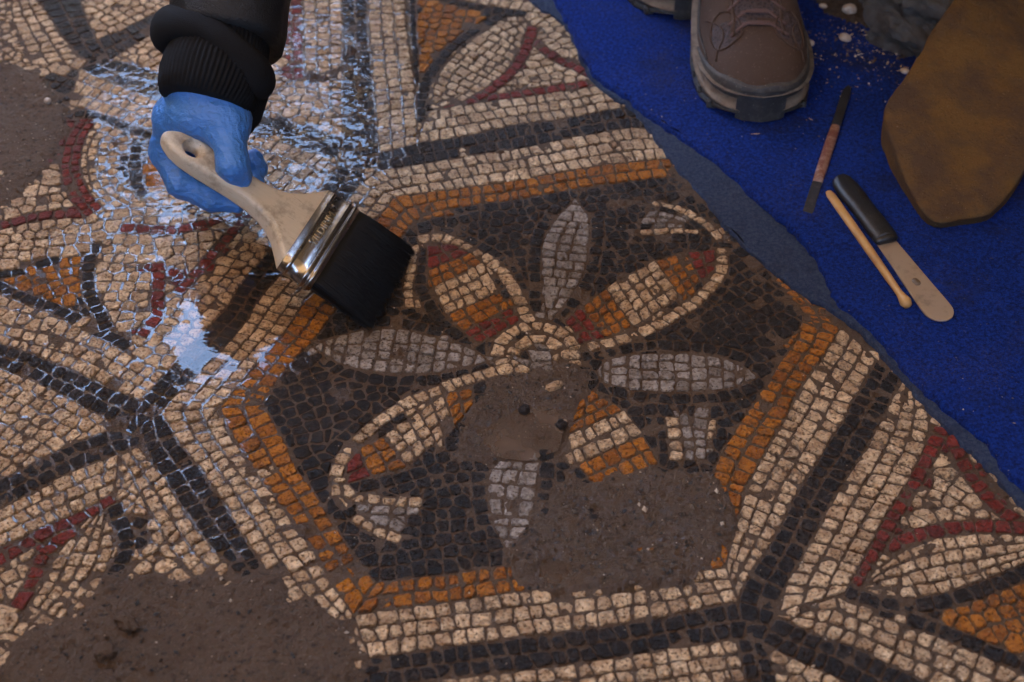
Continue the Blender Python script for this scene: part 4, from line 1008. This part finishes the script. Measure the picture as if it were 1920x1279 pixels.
for x, w_ in smooth_line(hp, 5): path.append((x, 0, .0062)); rad.append((max(w_, .0005), max(min(.0062, w_*.8), .0005)))
V, F = tube(path, rad, 18); child('handle', V, F, M_BLK, e)
V, F = tube([(hl-.004, 0, .006), (hl+.002, 0, .0055), (hl+.004, 0, .005)], [(.0114, .0058), (.0108, .005), (.0088, .0035)], 16); child('collar', V, F, M_BLK, e)
bl = [(hl+.001, .0090), (hl+.03, .0102), (hl+.06, .0116), (L-.017, .0128), (L-.008, .0114), (L-.002, .0066), (L, 0)]
V, F = plate(profile(bl), .0016, .0034, .0003); child('blade', V, F, M_STEEL, e, False)
sm_ = [(.5*.0052*math.cos(a)*1.9, .5*.0052*math.sin(a)*1.3) for a in [i*.39 for i in range(16)]]
V, F = plate([(hl+.055+x+.0006*math.sin(7*x*900), -.0005+y) for x, y in sm_], .0033, .0037, .0002); child('mud_smear', V, F, simple('smear', (.12, .085, .06), .5, 0, .6, 500), e)
e, L = placed_empty('modelling_stick', (1551, 366), (1702, 583), ZM, 'slim wooden modelling stick with a knob end beside the palette knife', 'stick')
pr = [(0, .0005, .0004), (.001, .0030, .0016), (.006, .0043, .0021), (.02, .0043, .0026), (.05, .0040, .0034), (L*.5, .0039, .0037), (L*.72, .0034, .0034), (L-.017, .0030, .0030), (L-.012, .0038, .0038), (L-.006, .0050, .0050), (L-.0015, .0036, .0036), (L, .0006, .0006)]
V, F = tube([(x, 0, .0048) for x, a, b_ in pr], [(a, b_) for x, a, b_ in pr], 16); child('shaft', V, F, M_WOOD, e)
e, L = placed_empty('scalpel', (1591, 164), (1513, 404), ZM, 'rusty brown scalpel shaped tool with a dark tip and flat steel end', 'scalpel')
tip = [(0, 0), (.004, .0024), (.012, .0038), (.026, .0043), (L*.36, .0042)]
V, F = plate(profile(tip), .0004, .0036, .0008); child('tip', V, F, M_BLK, e, False)
path = [(L*.34, 0, .0028), (L*.36, 0, .0028), (L*.5, 0, .003), (L*.66, 0, .003), (L*.775, 0, .0026)]
V, F = tube(path, [(.0040, .0018), (.0046, .0026), (.0050, .0028), (.0050, .0027), (.0046, .0020)], 14); child('grip', V, F, M_RUST, e)
V, F = plate([(L*.77, .0044), (L*.9, .0046), (L-.002, .0048), (L, .004), (L-.001, -.0044), (L*.9, -.0046), (L*.77, -.0044)], .0008, .0032, .0004); child('flat_end', V, F, M_DSTEEL, e, False)

# ------------------------------------------------------------------ paint brush
T = P(738, 541, .0045); E_ = P(303, 254, .119); A = (E_-T); LB = A.length; A.normalize()
Wd = P(777, 465, 0)-P(700, 617, 0); HWD = Wd.length/2; Wd = (Wd-A*Wd.dot(A)).normalized(); Nn = Wd.cross(A).normalized()
brush = empty('paint_brush', T); tag(brush, 'wide paint brush with pale wooden handle, steel ferrule and black bristles touching the mosaic', 'brush')
R4 = Matrix((( Wd.x, A.x, Nn.x, 0), (Wd.y, A.y, Nn.y, 0), (Wd.z, A.z, Nn.z, 0), (0, 0, 0, 1)))
brush.matrix_world = Matrix.Translation(T) @ R4              # local x across, y along the handle, z out of the flat side
print('brush', LB, HWD)
s1, s2 = LB*.258, LB*.398; hwf = HWD*.97; THF = .0105
def stadium(hw, ht, n=12):
    out = []
    for i in range(n+1): a = -math.pi/2+math.pi*i/n; out.append((hw-ht+ht*math.cos(a), ht*math.sin(a)))
    for i in range(n+1): a = math.pi/2+math.pi*i/n; out.append((-hw+ht+ht*math.cos(a), ht*math.sin(a)))
    return out
def sweepst(prof, cap=True):
    V = []; F = []
    for s, hw, ht in prof: V += [(x, s, z) for x, z in stadium(hw, ht)]
    n = len(stadium(1, .5)); K = len(prof)
    for i in range(K-1):
        for j in range(n): F.append((i*n+j, i*n+(j+1) % n, (i+1)*n+(j+1) % n, (i+1)*n+j))
    if cap: F.append(tuple(range(n-1, -1, -1))); F.append(tuple(range((K-1)*n, K*n)))
    return V, F
m, nt, M_b = nodemat('brush_steel'); n1 = noise(nt, 70, 5, .7); M_b.inputs['Metallic'].default_value = 1
nt.links.new(mix(nt, ramp(nt, n1, [(.5, (0, 0, 0)), (.75, (1, 1, 1))]), (.36, .34, .32), (.11, .085, .07)), M_b.inputs['Base Color'])
nt.links.new(mth(nt, 'ADD', .14, mth(nt, 'MULTIPLY', n1, .22)), M_b.inputs['Roughness']); bump(nt, M_b, noise(nt, 160, 4, .6), .12, .001)
fl_ = s2-s1
prof = [(s1, hwf-.001, THF-.001), (s1+.0006, hwf, THF)]
def bead(c, w_, h_): return [(c+w_*math.cos(a), hwf+h_*math.sin(a), THF+h_*math.sin(a)) for a in [math.pi-math.pi*i/6 for i in range(7)]]
prof += bead(s1+.0040, .0018, .0016)+bead(s1+.0098, .0018, .0016)+[(s1+fl_*.72, hwf-.0002, THF)]+bead(s1+fl_*.80, .0014, .0008)+[(s2-.0006, hwf-.0006, THF), (s2, hwf-.0012, THF-.0006)]
V, F = sweepst(prof); child('ferrule', V, F, m, brush)
M_STL = m
for sx_ in (-.33, .62):
    V, F = tube([(hwf*sx_, s2-.0105, THF+.0001), (hwf*sx_, s2-.0105, THF+.0008), (hwf*sx_, s2-.0105, THF+.0011)], [.0019, .0018, .0008], 12, flat=(0, 1, 0)); child('rivet', V, F, M_STL, brush)
cu = bpy.data.curves.new('lettering', 'FONT'); cu.body = 'YILDIRIM'; cu.size = .0112; cu.extrude = .00035; cu.align_x = 'CENTER'; cu.space_character = 1.02
ot = bpy.data.objects.new('lettering', cu); COL.objects.link(ot); dg = bpy.context.evaluated_depsgraph_get(); mt_ = bpy.data.meshes.new_from_object(ot.evaluated_get(dg)); bpy.data.objects.remove(ot)
mt_.transform(Matrix.Translation((.003, s1+fl_*.49, THF+.0002)) @ Matrix.Diagonal((.95, .82, 1, 1)))
mt_.materials.clear(); lo_ = link('lettering', mt_, simple('raised_steel_letters', (.75, .66, .52), .28, 1, 0, 100, .1)); lo_.parent = brush
# handle
hl_ = LB-s2
tt = np.array([-.08, 0, .05, .11, .18, .26, .36, .48, .60, .72, .82, .90, .955, .985, 1.0, 1.02]); hh = np.array([.0475, .0475, .0385, .0285, .0205, .0160, .0134, .0125, .0131, .0143, .0143, .0119, .0084, .0050, 0, -.004])
ht_ = np.interp(np.linspace(0, 1, 20), [0, .3, .6, .9, 1], [.0098, .0088, .0095, .0082, .0058])
lo = (-.053, s2-.012, -.014); h_ = .0011; X, Y, Z = grid3(lo, (.053, LB+.006, .014), h_); tq = (Y-s2)/hl_
d2 = np.abs(X)-np.interp(tq, tt, hh); dn = np.abs(Z)-np.interp(tq, np.linspace(0, 1, 20), ht_); r_ = .0048
Fh = np.sqrt(np.maximum(d2+r_, 0)**2+np.maximum(dn+r_, 0)**2)-r_+np.minimum(np.maximum(d2+r_, dn+r_), 0)
yh = s2+hl_*.80; rad_ = np.sqrt(X**2+(Y-yh)**2)
hole = rad_-.0056-np.clip(np.abs(Z)-.003, 0, 1)*.75
Fh = np.maximum(Fh, -hole); Fh = np.maximum(Fh, s2-.009-Y)
v, q = surface_net(Fh, lo, h_)
m, nt, b = nodemat('pale_lacquered_wood'); co = objco(nt); mp = nt.nodes.new('ShaderNodeMapping'); mp.inputs['Scale'].default_value = (1, .12, 1); nt.links.new(co, mp.inputs[0])
g1 = noise(nt, 420, 5, .65, mp.outputs[0]); c = mix(nt, g1, (.43, .35, .245), (.60, .505, .37)); c = mix(nt, ramp(nt, noise(nt, 55, 5, .7, co), [(.5, (0, 0, 0)), (.74, (1, 1, 1))]), c, (.21, .165, .115))
c = mix(nt, ramp(nt, noise(nt, 300, 3, .7, co), [(.70, (0, 0, 0)), (.745, (1, 1, 1))]), c, (.03, .022, .016)); c = mix(nt, ramp(nt, g1, [(.60, (0, 0, 0)), (.76, (1, 1, 1))]), c, (.22, .17, .115))
nt.links.new(c, b.inputs['Base Color']); b.inputs['Roughness'].default_value = .42; bump(nt, b, g1, .25, .0006)
o = np_mesh('handle', v, q, m, None, True); o.parent = brush
# bristles
M_BR = simple('black_bristle', (.0035, .0033, .0033), .6, 0, 0, 300, .5, .15)
pb = []
for i in range(9):
    f = i/8; pb.append((s1*(1-f*.80)+.001, (hwf-.003)*(1+.045*f-.02*max(0, f-.8)*5), (THF-.0015)*(1-.45*f)))
V, F = sweepst(pb); V = [(x, y-.0035*(1-abs(x/hwf)**3)*(y < s1*.14)+random.gauss(0, .0008)*(y < s1*.14), z-.0035*(1-y/s1)**2) for x, y, z in V]
bo = child('bristles', V, F, M_BR, brush, False)
SV = []; SF = []
for k in range(6500):
    x0 = random.uniform(-1, 1)*(hwf-.003); side_ = random.random(); z0 = (THF-.0012)*math.sqrt(max(0, 1-(max(0, abs(x0)-(hwf-.012))/.012)**2))*(1 if side_ < .8 else random.uniform(-1, 1)); cl = math.sin(x0*900)*.5+math.sin(x0*2300+1); ln = s1*(random.uniform(.84, 1.03)+.022*cl); fx = random.gauss(0, .018)+x0*.055/hwf*.9+.03*math.cos(x0*900); w_ = random.uniform(.00014, .00026)
    pts = []
    for f in (0, .35, .7, 1): pts.append((x0+fx*f*s1*1.0+random.gauss(0, .00025)*f, s1-ln*f+.001, z0*(1-.47*f)-.0036*f*f+random.gauss(0, .0009)*f+.0003))
    o_ = len(SV)
    for i, (x, y, z) in enumerate(pts):
        ww = w_*(1-.55*i/3); SV += [(x-ww, y, z-ww*.4), (x+ww, y, z-ww*.4), (x, y, z+ww)]
    for i in range(3):
        for j in range(3): SF.append((o_+i*3+j, o_+i*3+(j+1) % 3, o_+i*3+3+(j+1) % 3, o_+i*3+3+j))
st_ = child('bristle_strands', SV, SF, simple('bristle_hair', (.004, .0037, .0037), .34, 0, 0, 400, .5, .3), brush, True); st_['kind'] = 'stuff'
# ------------------------------------------------------------------ the crouching person: glove, cuff, leather sleeve, boots (the rest is above the frame)
person = empty('person', (.16, .62, 0)); tag(person, 'crouching person in black leather jacket, blue glove and brown boots, gripping a paint brush', 'person')
def pp(name, v, q, m, smooth=True): o = np_mesh(name, np.array(v), np.array(q), m, None, smooth); o.parent = person; o.matrix_parent_inverse = Matrix.Translation(person.location).inverted(); return o
def PZ(x, y, z): p = P(x, y, z); return (p.x, p.y, p.z)
# --- glove: one continuous hand, palm, thumb and four fingers closed on the handle
h_ = .00135
wr = PZ(390, 160, .136); k1 = PZ(331, 222, .108); k2 = PZ(354, 219, .120); k3 = PZ(378, 218, .126); k4 = PZ(402, 208, .122)
tb = PZ(422, 226, .122); tm = PZ(431, 272, .114); ti = PZ(436, 310, .103); tp = PZ(450, 333, .091)
i1 = PZ(313, 284, .076); i2 = PZ(343, 343, .058); i3 = PZ(398, 372, .048); i4 = PZ(446, 385, .044)
m1 = PZ(330, 290, .052); m2 = PZ(385, 345, .046); m3 = PZ(440, 350, .040); m4 = PZ(478, 345, .046)
r1 = PZ(350, 285, .046); r2 = PZ(400, 325, .040); r3 = PZ(450, 330, .040); r4 = PZ(484, 316, .052)
l1 = PZ(380, 265, .060); l2 = PZ(420, 300, .048); l3 = PZ(455, 305, .048); l4 = PZ(476, 296, .057)
pts = np.array([wr, k1, tp, i2, i4, m2, m4, r4, l4]); lo = pts.min(0)-.032; hi = pts.max(0)+.032
X, Y, Z = grid3(lo, hi, h_)
cone = lambda a, b, ra, rb: sd_cone(X, Y, Z, a, b, ra, rb)
F_ = cone(wr, k1, .0225, .0175)
for k_, r_ in ((k2, .0175), (k3, .0175), (k4, .017)): F_ = smin(F_, cone(wr, k_, .0225, r_), .012)
F_ = smin(F_, cone(k1, k4, .0160, .0160), .012)
F_ = smin(F_, cone(wr, tb, .0225, .0185), .014); F_ = smin(F_, cone(k4, tb, .0165, .0170), .012)
th_ = np.minimum(cone(tb, tm, .0170, .0136), smin(cone(tm, ti, .0136, .0124), cone(ti, tp, .0126, .0098), .006)); F_ = smin(F_, th_, .010)
def finger(a, b, c, d, r): return smin(smin(cone(a, b, r[0], r[1]), cone(b, c, r[1], r[2]), .005), cone(c, d, r[2], r[3]), .005)
F_ = smin(F_, smin(cone(k1, i1, .0170, .0150), finger(i1, i2, i3, i4, (.0145, .0130, .0108, .0066)), .004), .007)
F_ = smin(F_, smin(cone(k2, m1, .0155, .0130), finger(m1, m2, m3, m4, (.0130, .0118, .0105, .0088)), .005), .006)
F_ = smin(F_, smin(cone(k3, r1, .0150, .0120), finger(r1, r2, r3, r4, (.0120, .0110, .0098, .0085)), .005), .006)
F_ = smin(F_, smin(cone(k4, l1, .0140, .0110), finger(l1, l2, l3, l4, (.0110, .0100, .0090, .0078)), .005), .006)
# stretched creases of the nitrile film
cr_ = fbm(X*.35+Z*.5, Y+Z*.9, .0042, 3, 101)*.0006+fbm(X+Z, Y*.5-X*.6, .011, 3, 111)*.0005
cr2 = np.abs(fbm((X+Y*.7)*1.0, (Z-Y)*.35, .006, 2, 121)); F_ = F_+cr_-np.clip(.22-cr2, 0, 1)*.0030
v, q = surface_net(F_, lo, h_)
m, nt, b = nodemat('blue_nitrile'); n1 = noise(nt, 45, 4, .6); c = mix(nt, n1, (.040, .155, .44), (.062, .215, .56))
c = mix(nt, ramp(nt, noise(nt, 230, 4, .75), [(.66, (0, 0, 0)), (.72, (1, 1, 1))]), c, (.055, .045, .05))
nt.links.new(c, b.inputs['Base Color']); b.inputs['Roughness'].default_value = .36; b.inputs['Subsurface Weight'].default_value = .0
mp = nt.nodes.new('ShaderNodeMapping'); mp.inputs['Scale'].default_value = (.35, 1, 1.2); mp.inputs['Rotation'].default_value = (0, 0, -.25); g = nt.nodes.new('ShaderNodeNewGeometry'); nt.links.new(g.outputs['Position'], mp.inputs[0])
wv = nt.nodes.new('ShaderNodeTexWave'); wv.wave_type = 'BANDS'; wv.bands_direction = 'Y'; wv.inputs['Scale'].default_value = 52; wv.inputs['Distortion'].default_value = 9; wv.inputs['Detail'].default_value = 3; wv.inputs['Detail Scale'].default_value = 1.6
mp2 = nt.nodes.new('ShaderNodeMapping'); mp2.inputs['Rotation'].default_value = (.7, 0, .5); nt.links.new(g.outputs['Position'], mp2.inputs[0]); nt.links.new(mp2.outputs[0], wv.inputs['Vector'])
wr_ = mth(nt, 'MULTIPLY', mth(nt, 'POWER', wv.outputs['Fac'], 2.5), ramp(nt, noise(nt, 38, 3, .5), [(.38, (.1, .1, .1)), (.62, (1, 1, 1))]))
bump(nt, b, mth(nt, 'ADD', mth(nt, 'MULTIPLY', wr_, .30), noise(nt, 260, 4, .65, mp.outputs[0])), .8, .0024)
pp('glove', v, q, m)
# --- black knitted cuff with a rolled edge, leather sleeve
m, nt, b = nodemat('black_knit'); b.inputs['Base Color'].default_value = (.006, .006, .0065, 1); b.inputs['Roughness'].default_value = .9; b.inputs['Specular IOR Level'].default_value = .2; bump(nt, b, noise(nt, 900, 3, .7), .6, .001); M_KNIT = m
cw = [PZ(383, 194, .132), PZ(388, 178, .136), PZ(396, 150, .142), PZ(404, 125, .148), PZ(414, 95, .155), PZ(428, 50, .166)]
cr = [(.0375, .033), (.0405, .036), (.0430, .037), (.043, .036), (.040, .034), (.036, .032)]
V, F = tube(cw, cr, 240, 60, .03); o = mesh_obj('knit_cuff', V, F, M_KNIT, None, True); o.parent = person; o.matrix_parent_inverse = Matrix.Translation(person.location).inverted()
# rolled hem: a thick soft ring round the sleeve end, fuller at the left and sagging at the right
hc = Vector(PZ(405, 84, .156)); ax = (Vector(PZ(430, 10, .175))-hc).normalized(); sd = ax.cross(Vector((0, 0, 1))).normalized(); up_ = sd.cross(ax)
if sd.x < 0: sd = -sd
V = []; F = []; n1_, n2_ = 72, 18
for i in range(n1_):
    a = 2*math.pi*i/n1_; ca, sa = math.cos(a), math.sin(a); r2 = .0095+.007*max(0, -ca)+.005*max(0, ca)+.0008*math.sin(5*a)
    c0 = hc+sd*(ca*.0455+.002)+up_*(sa*.034)-ax*(.024*max(0, ca)**1.3-.003*max(0, -ca)); rd = (sd*ca+up_*sa)
    for j in range(n2_):
        t = 2*math.pi*j/n2_; V.append(c0+rd*(math.cos(t)*r2*.85)+ax*(math.sin(t)*r2*1.15))
for i in range(n1_):
    for j in range(n2_): F.append((i*n2_+j, ((i+1) % n1_)*n2_+j, ((i+1) % n1_)*n2_+(j+1) % n2_, i*n2_+(j+1) % n2_))
o = mesh_obj('rolled_hem', V, F, M_KNIT, None, True); o.parent = person; o.matrix_parent_inverse = Matrix.Translation(person.location).inverted()
V, F = tube([PZ(452, 150, .135), PZ(462, 185, .122), PZ(462, 225, .108), PZ(455, 258, .098)], [(.022, .016), (.019, .016), (.012, .012), (.003, .004)], 24); o = mesh_obj('hanging_hem', V, F, M_KNIT, None, True); o.parent = person; o.matrix_parent_inverse = Matrix.Translation(person.location).inverted()
m, nt, b = nodemat('black_leather'); b.inputs['Base Color'].default_value = (.006, .0055, .0055, 1); b.inputs['Roughness'].default_value = .40; b.inputs['Specular IOR Level'].default_value = .3
bump(nt, b, mth(nt, 'ADD', noise(nt, 520, 4, .7), mth(nt, 'MULTIPLY', noise(nt, 35, 3, .5), 2.5)), .6, .0018); M_LEA = m
sh = Vector((-.03, .60, .56)); s0 = Vector(PZ(424, 80, .158)); s0b = Vector(PZ(429, 55, .164)); e0 = Vector(PZ(447, -110, .215))
path = [s0, s0b, s0b.lerp(e0, .35), s0b.lerp(e0, .7), e0, e0.lerp(sh, .35), e0.lerp(sh, .7), sh]
rad = [(.0475, .041), (.0495, .043), (.0500, .045), (.0505, .046), (.053, .050), (.058, .056), (.066, .064), (.075, .072)]
V, F = tube(path, rad, 64); V = [p+Vector((0, 0, .004))*float(fbm(p.x*1.5+p.z, p.y, .03, 3, 131))+Vector((.004, 0, 0))*float(fbm(p.y, p.z, .025, 3, 133)) for p in V]
o = mesh_obj('jacket_sleeve', V, F, M_LEA, None, True); o.parent = person; o.matrix_parent_inverse = Matrix.Translation(person.location).inverted()
# --- the crouching body above the picture: jacket, trousers, head
h_ = .011; lo = (-.30, .22, .05); X, Y, Z = grid3(lo, (.62, 1.02, 1.05), h_)
cone = lambda a, b, ra, rb: sd_cone(X, Y, Z, a, b, ra, rb)
hipl, hipr = (.24, .80, .30), (.08, .80, .30); kl, kr = (.30, .47, .44), (.06, .52, .45); al, ar = (.265, .56, .13), (.10, .62, .13)
Fb = cone((.16, .80, .32), (.13, .66, .56), .14, .16); Fb = smin(Fb, cone((-.01, .62, .57), (.29, .66, .58), .075, .075), .06)
Fb = smin(Fb, cone((.29, .66, .58), (.36, .47, .46), .07, .055), .03); Fb = smin(Fb, cone((.36, .47, .46), (.22, .40, .48), .052, .042), .02)
v, q = surface_net(Fb, lo, h_); fz = v[q].mean(1); pp('jacket', v, q, M_LEA)
M_SKIN = simple('skin', (.42, .24, .16), .5, 0, .2, 200, .1); M_HAIR = simple('dark_hair', (.02, .014, .010), .6, 0, .8, 600, .4)
XB, YB, ZB = X, Y, Z; h2 = .0055; lo2 = (-.02, .33, .60); X, Y, Z = grid3(lo2, (.26, .70, .96), h2)
skull = (np.sqrt(((X-.115)/.074)**2+((Y-.51)/.094)**2+((Z-.82)/.105)**2)-1)*.074
Fh2 = smin(skull, cone((.13, .61, .64), (.12, .55, .76), .056, .052), .02); Fh2 = smin(Fh2, cone((.115, .44, .755), (.115, .455, .735), .034, .030), .02)
Fh2 = smin(Fh2, cone((.115, .418, .815), (.115, .402, .785), .010, .014), .008)
for s_ in (-1, 1):
    Fh2 = smin(Fh2, cone((.115+s_*.076, .52, .825), (.115+s_*.078, .525, .785), .013, .009), .005)
    Fh2 = np.maximum(Fh2, -(np.sqrt((X-.115-s_*.031)**2+(Y-.418)**2+(Z-.818)**2)-.010))
v, q = surface_net(Fh2, lo2, h2); pp('head', v, q, M_SKIN)
for s_ in (-1, 1):
    v, q = rock_mesh((.115+s_*.031, .428, .818), (.011, .011, .011), .002, 3, 0); pp('eye', v, q, simple('eye_white', (.7, .68, .65), .2))
v, q = rock_mesh((.115, .425, .752), (.022, .010, .005), .002, 4, 0); pp('mouth', v, q, simple('lips', (.35, .12, .10), .5))
Fr = np.maximum(skull-.012+.006*fbm(X, Y+Z, .02, 3, 7), -np.minimum(skull+.004, 9)); Fr = np.maximum(Fr, -(Y-.455+(.885-Z)*.55)); Fr = np.maximum(Fr, .755-Z)
v, q = surface_net(Fr, lo2, h2); pp('hair', v, q, M_HAIR); X, Y, Z = XB, YB, ZB
Ft = smin(cone(hipl, kl, .095, .072), cone(kl, al, .068, .050), .03); Ft = np.minimum(Ft, smin(cone(hipr, kr, .095, .072), cone(kr, ar, .068, .050), .03))
v, q = surface_net(Ft, lo, h_); pp('trousers', v, q, simple('dark_trousers', (.03, .03, .034), .9, 0, .4, 300))

# --- hiking boots
M_SUEDE = stained('brown_suede', (.044, .021, .010), (.066, .036, .020), 45, .54, .78, .8, 0, .5)
M_CAP = stained('dusty_grey_rubber', (.028, .023, .019), (.080, .064, .050), 55, .46, .74, .62, 0, .4)
M_MID = stained('tan_midsole', (.19, .135, .088), (.085, .06, .042), 80, .42, .68, .75, 0, .4)
M_OUT = stained('dark_outsole', (.022, .022, .022), (.07, .062, .055), 70, .48, .72, .6, 0, .4)
M_LACE = simple('maroon_lace', (.095, .050, .042), .85, 0, .8, 900, .4)
m, nt, b = nodemat('boot_mesh'); vo = nt.nodes.new('ShaderNodeTexVoronoi'); vo.inputs['Scale'].default_value = 330; nt.links.new(objco(nt), vo.inputs['Vector'])
nt.links.new(ramp(nt, vo.outputs['Distance'], [(.25, (.018, .012, .011)), (.55, (.050, .031, .028))]), b.inputs['Base Color']); b.inputs['Roughness'].default_value = .8; bump(nt, b, vo.outputs['Distance'], .8, .0012); M_NET = m
def outl(y, grow=0):
    yk = [0, .004, .012, .025, .045, .07, .10, .14, .19, .24, .27, .288, .294]; wk = [0, .020, .0335, .0440, .0510, .0540, .0545, .050, .0425, .039, .034, .020, 0]
    return np.interp(y, yk, wk)+grow
def outline_pts(n=44):
    ys = [.294*(.5-.5*math.cos(math.pi*i/n)) for i in range(n+1)]
    return [(-float(outl(y)), y) for y in reversed(ys)]+[(float(outl(y)), y) for y in ys[1:-1]]
def ring_band(pts, lv, wav=None):
    V = []; F = []; n = len(pts)
    for g, z in lv:
        for i in range(n):
            a, b_ = pts[i-1], pts[(i+1) % n]; dx, dy = b_[0]-a[0], b_[1]-a[1]; L = math.hypot(dx, dy) or 1
            nx, ny = -dy/L, dx/L
            zz = z+(.010*math.exp(-(pts[i][1]/.03)**2) if z < .002 else 0)
            V.append((pts[i][0]+nx*g, pts[i][1]+ny*g, zz))
    for k in range(len(lv)-1):
        for i in range(n): F.append((k*n+i, k*n+(i+1) % n, (k+1)*n+(i+1) % n, (k+1)*n+i))
    F.append(tuple(range(n-1, -1, -1))); F.append(tuple(range((len(lv)-1)*n, len(lv)*n))); return V, F
def boot(toe, ang, zb):
    e = bpy.data.objects.new('boot', None); COL.objects.link(e); e.parent = person; e.matrix_parent_inverse = Matrix.Translation(person.location).inverted()
    a = P(*toe, zb); e.location = (a.x, a.y, zb); e.rotation_euler = (0, 0, ang); pts = outline_pts()
    # orientation: outward normals
    V, F = ring_band(pts, [(-.003, 0), (0, .0015), (.0006, .011), (-.001, .0125)]); child('outsole', V, F, M_OUT, e)
    for s in (-1, 1):
        for j in range(6):
            y = .03+.026*j; x = s*(float(outl(y))+.0003); V, F = tube([(x-s*.006, y-.004, .004), (x-s*.0002, y-.004, .0045), (x+s*.0004, y-.004, .009)], [(.006, .003), (.0055, .004), (.004, .002)], 8); child('lug', V, F, M_OUT, e, False)
    V, F = ring_band(pts, [(-.002, .0125), (.0004, .0135), (.0012, .022), (-.0015, .0305), (-.004, .032)]); child('midsole', V, F, M_MID, e)
    # upper: from the outline to the spine
    zs = .027; ns = 22; n = len(pts)
    def height(y): return float(np.interp(y, [0, .02, .05, .08, .11, .15, .19, .23, .294], [.022, .027, .033, .042, .058, .082, .104, .112, .112]))
    def surf(i, s, g=0):
        x, y = pts[i]; sy = min(max(y, .058), .262); ca, sa = math.cos(s*math.pi/2), math.sin(s*math.pi/2); cc = ca**.72; xx = x*.965*cc; yy = sy+(y-sy)*cc*.985; zz = zs+height(yy if y > .058 else .02+yy*.62)*(sa**.92 if sa > 0 else 0)
        p = Vector((xx, yy, zz))
        if g:
            q_ = Vector((xx-0, (yy-sy), (zz-zs)*.9)); q_.normalize(); p += q_*g
        return p
    U = [[surf(i, k/ns) for k in range(ns+1)] for i in range(n)]
    V = [p for r in U for p in r]; fu = []; fm = []
    for i in range(n):
        i2 = (i+1) % n
        for k in range(ns):
            x, y = pts[i]; s = (k+.5)/ns; quad = (i*(ns+1)+k, i2*(ns+1)+k, i2*(ns+1)+k+1, i*(ns+1)+k+1)
            side = .040 < y < .088 and .40 < s < .88 and abs((y-.064)/.022)**2+abs((s-.64)/.22)**2 < 1
            tong = y > .068 and s > .80
            (fm if side or tong else fu).append(quad)
    child('upper', V, fu, M_SUEDE, e); child('mesh_panel', V, fm, M_NET, e)
    def surf2(sg, y, s, g=.0008):
        x = sg*float(outl(y)); sy = min(max(y, .058), .262); ca, sa = math.cos(s*math.pi/2), math.sin(s*math.pi/2); cc = ca**.72; yy = sy+(y-sy)*cc*.985
        p = Vector((x*.965*cc, yy, zs+height(yy if y > .058 else .02+yy*.62)*max(sa, 0)**.92)); q_ = Vector((p.x, y-sy, (p.z-zs)*.9)).normalized(); return p+q_*g
    for sg in (-1, 1):
        ring = [surf2(sg, .064+.024*math.cos(a_), .64+.235*math.sin(a_)) for a_ in [2*math.pi*k/28 for k in range(29)]]; V, F = tube(ring, [(.0011, .0009)]*29, 8); child('seam', V, F, M_SUEDE, e)
        ring = [surf2(sg, .036+.004*k, .34+.30*math.sin(k*.22)) for k in range(15)]; V, F = tube(ring, [(.0009, .0008)]*15, 8); child('seam', V, F, M_SUEDE, e)
        ring = [surf2(sg, .05+.011*k, .20+.02*math.sin(k)) for k in range(14)]; V, F = tube(ring, [(.0010, .0008)]*14, 8); child('seam', V, F, M_CAP, e)
    # rubber toe cap, wrapping the toe with a wavy top edge and a tab running down over the sole
    ids = sorted([i for i in range(n) if pts[i][1] < .098], key=lambda i: math.atan2(pts[i][0], .06-pts[i][1])); V = []; F = []; kc = 9
    for i in ids:
        y = pts[i][1]; top = .29*max(.16, 1-(y/.105)**1.6)+.03*math.sin(pts[i][0]*150)
        for k in range(kc+1):
            g = .0022*(1 if k < kc else .1); V.append(surf(i, top*k/kc, g)-Vector((0, 0, .0015 if k == 0 else 0)))
    for a_ in range(len(ids)-1):
        for k in range(kc): F.append((a_*(kc+1)+k, (a_+1)*(kc+1)+k, (a_+1)*(kc+1)+k+1, a_*(kc+1)+k+1))
    child('toe_cap', V, F, M_CAP, e)
    V = []; F = []; rows_ = [(.0030, .007), (.0026, .014), (.0024, .022), (.0024, .030), (.0024, .036)]
    tabi = [i for i in ids if abs(pts[i][0]) < .0275 and pts[i][1] < .06]
    for i in tabi:
        x, y = pts[i]; d = Vector((x, y-.06, 0)).normalized()
        for g, z in rows_:
            wv = 1 if abs(x) < .021 else .35; V.append(Vector((x, y, 0))+d*g*wv+Vector((0, 0, z-.004+(.004 if z > .03 else 0)*wv)))
    nr = len(rows_)
    for a_ in range(len(tabi)-1):
        for k in range(nr-1): F.append((a_*nr+k, (a_+1)*nr+k, (a_+1)*nr+k+1, a_*nr+k+1))
    child('toe_bumper', V, F, M_OUT, e)
    for yy, z_ in ((.066, .083), (.080, .093), (.095, .104), (.112, .113), (.132, .121)):
        for da in (0, .0045):
            path = [(x*.024, yy+da+.010*abs(x)**2*(-1 if da else 1), zs+height(yy)*math.cos(abs(x)*.62)**.9+.0035+.001*math.sin(x*9+da*900)) for x in (-1.15, -.75, -.4, 0, .4, .75, 1.15)]
            V, F = tube(path, [(.0019, .0012)]*7, 8); child('lace', V, F, M_LACE, e)
    for s in (-1, 1):                                            # eyestays beside the laces
        path = [(s*(.027+.002*math.sin(y*60)), y, zs+height(y)*.86+.001) for y in (.058, .076, .096, .125, .16, .2)]
        V, F = tube(path, [(.0055, .0016)]*6, 10, flat=(s*.75, 0, .66)); child('eyestay', V, F, M_SUEDE, e)
    V, F = tube([(0, .225, .11), (0, .228, .145), (0, .23, .185)], [(.040, .050), (.041, .052), (.040, .050)], 32, flat=(0, 1, 0)); child('collar', V, F, M_SUEDE, e)
    return e
boot((1424, 231), .012, ZM)
boot((1305, 38), .30, ZM)
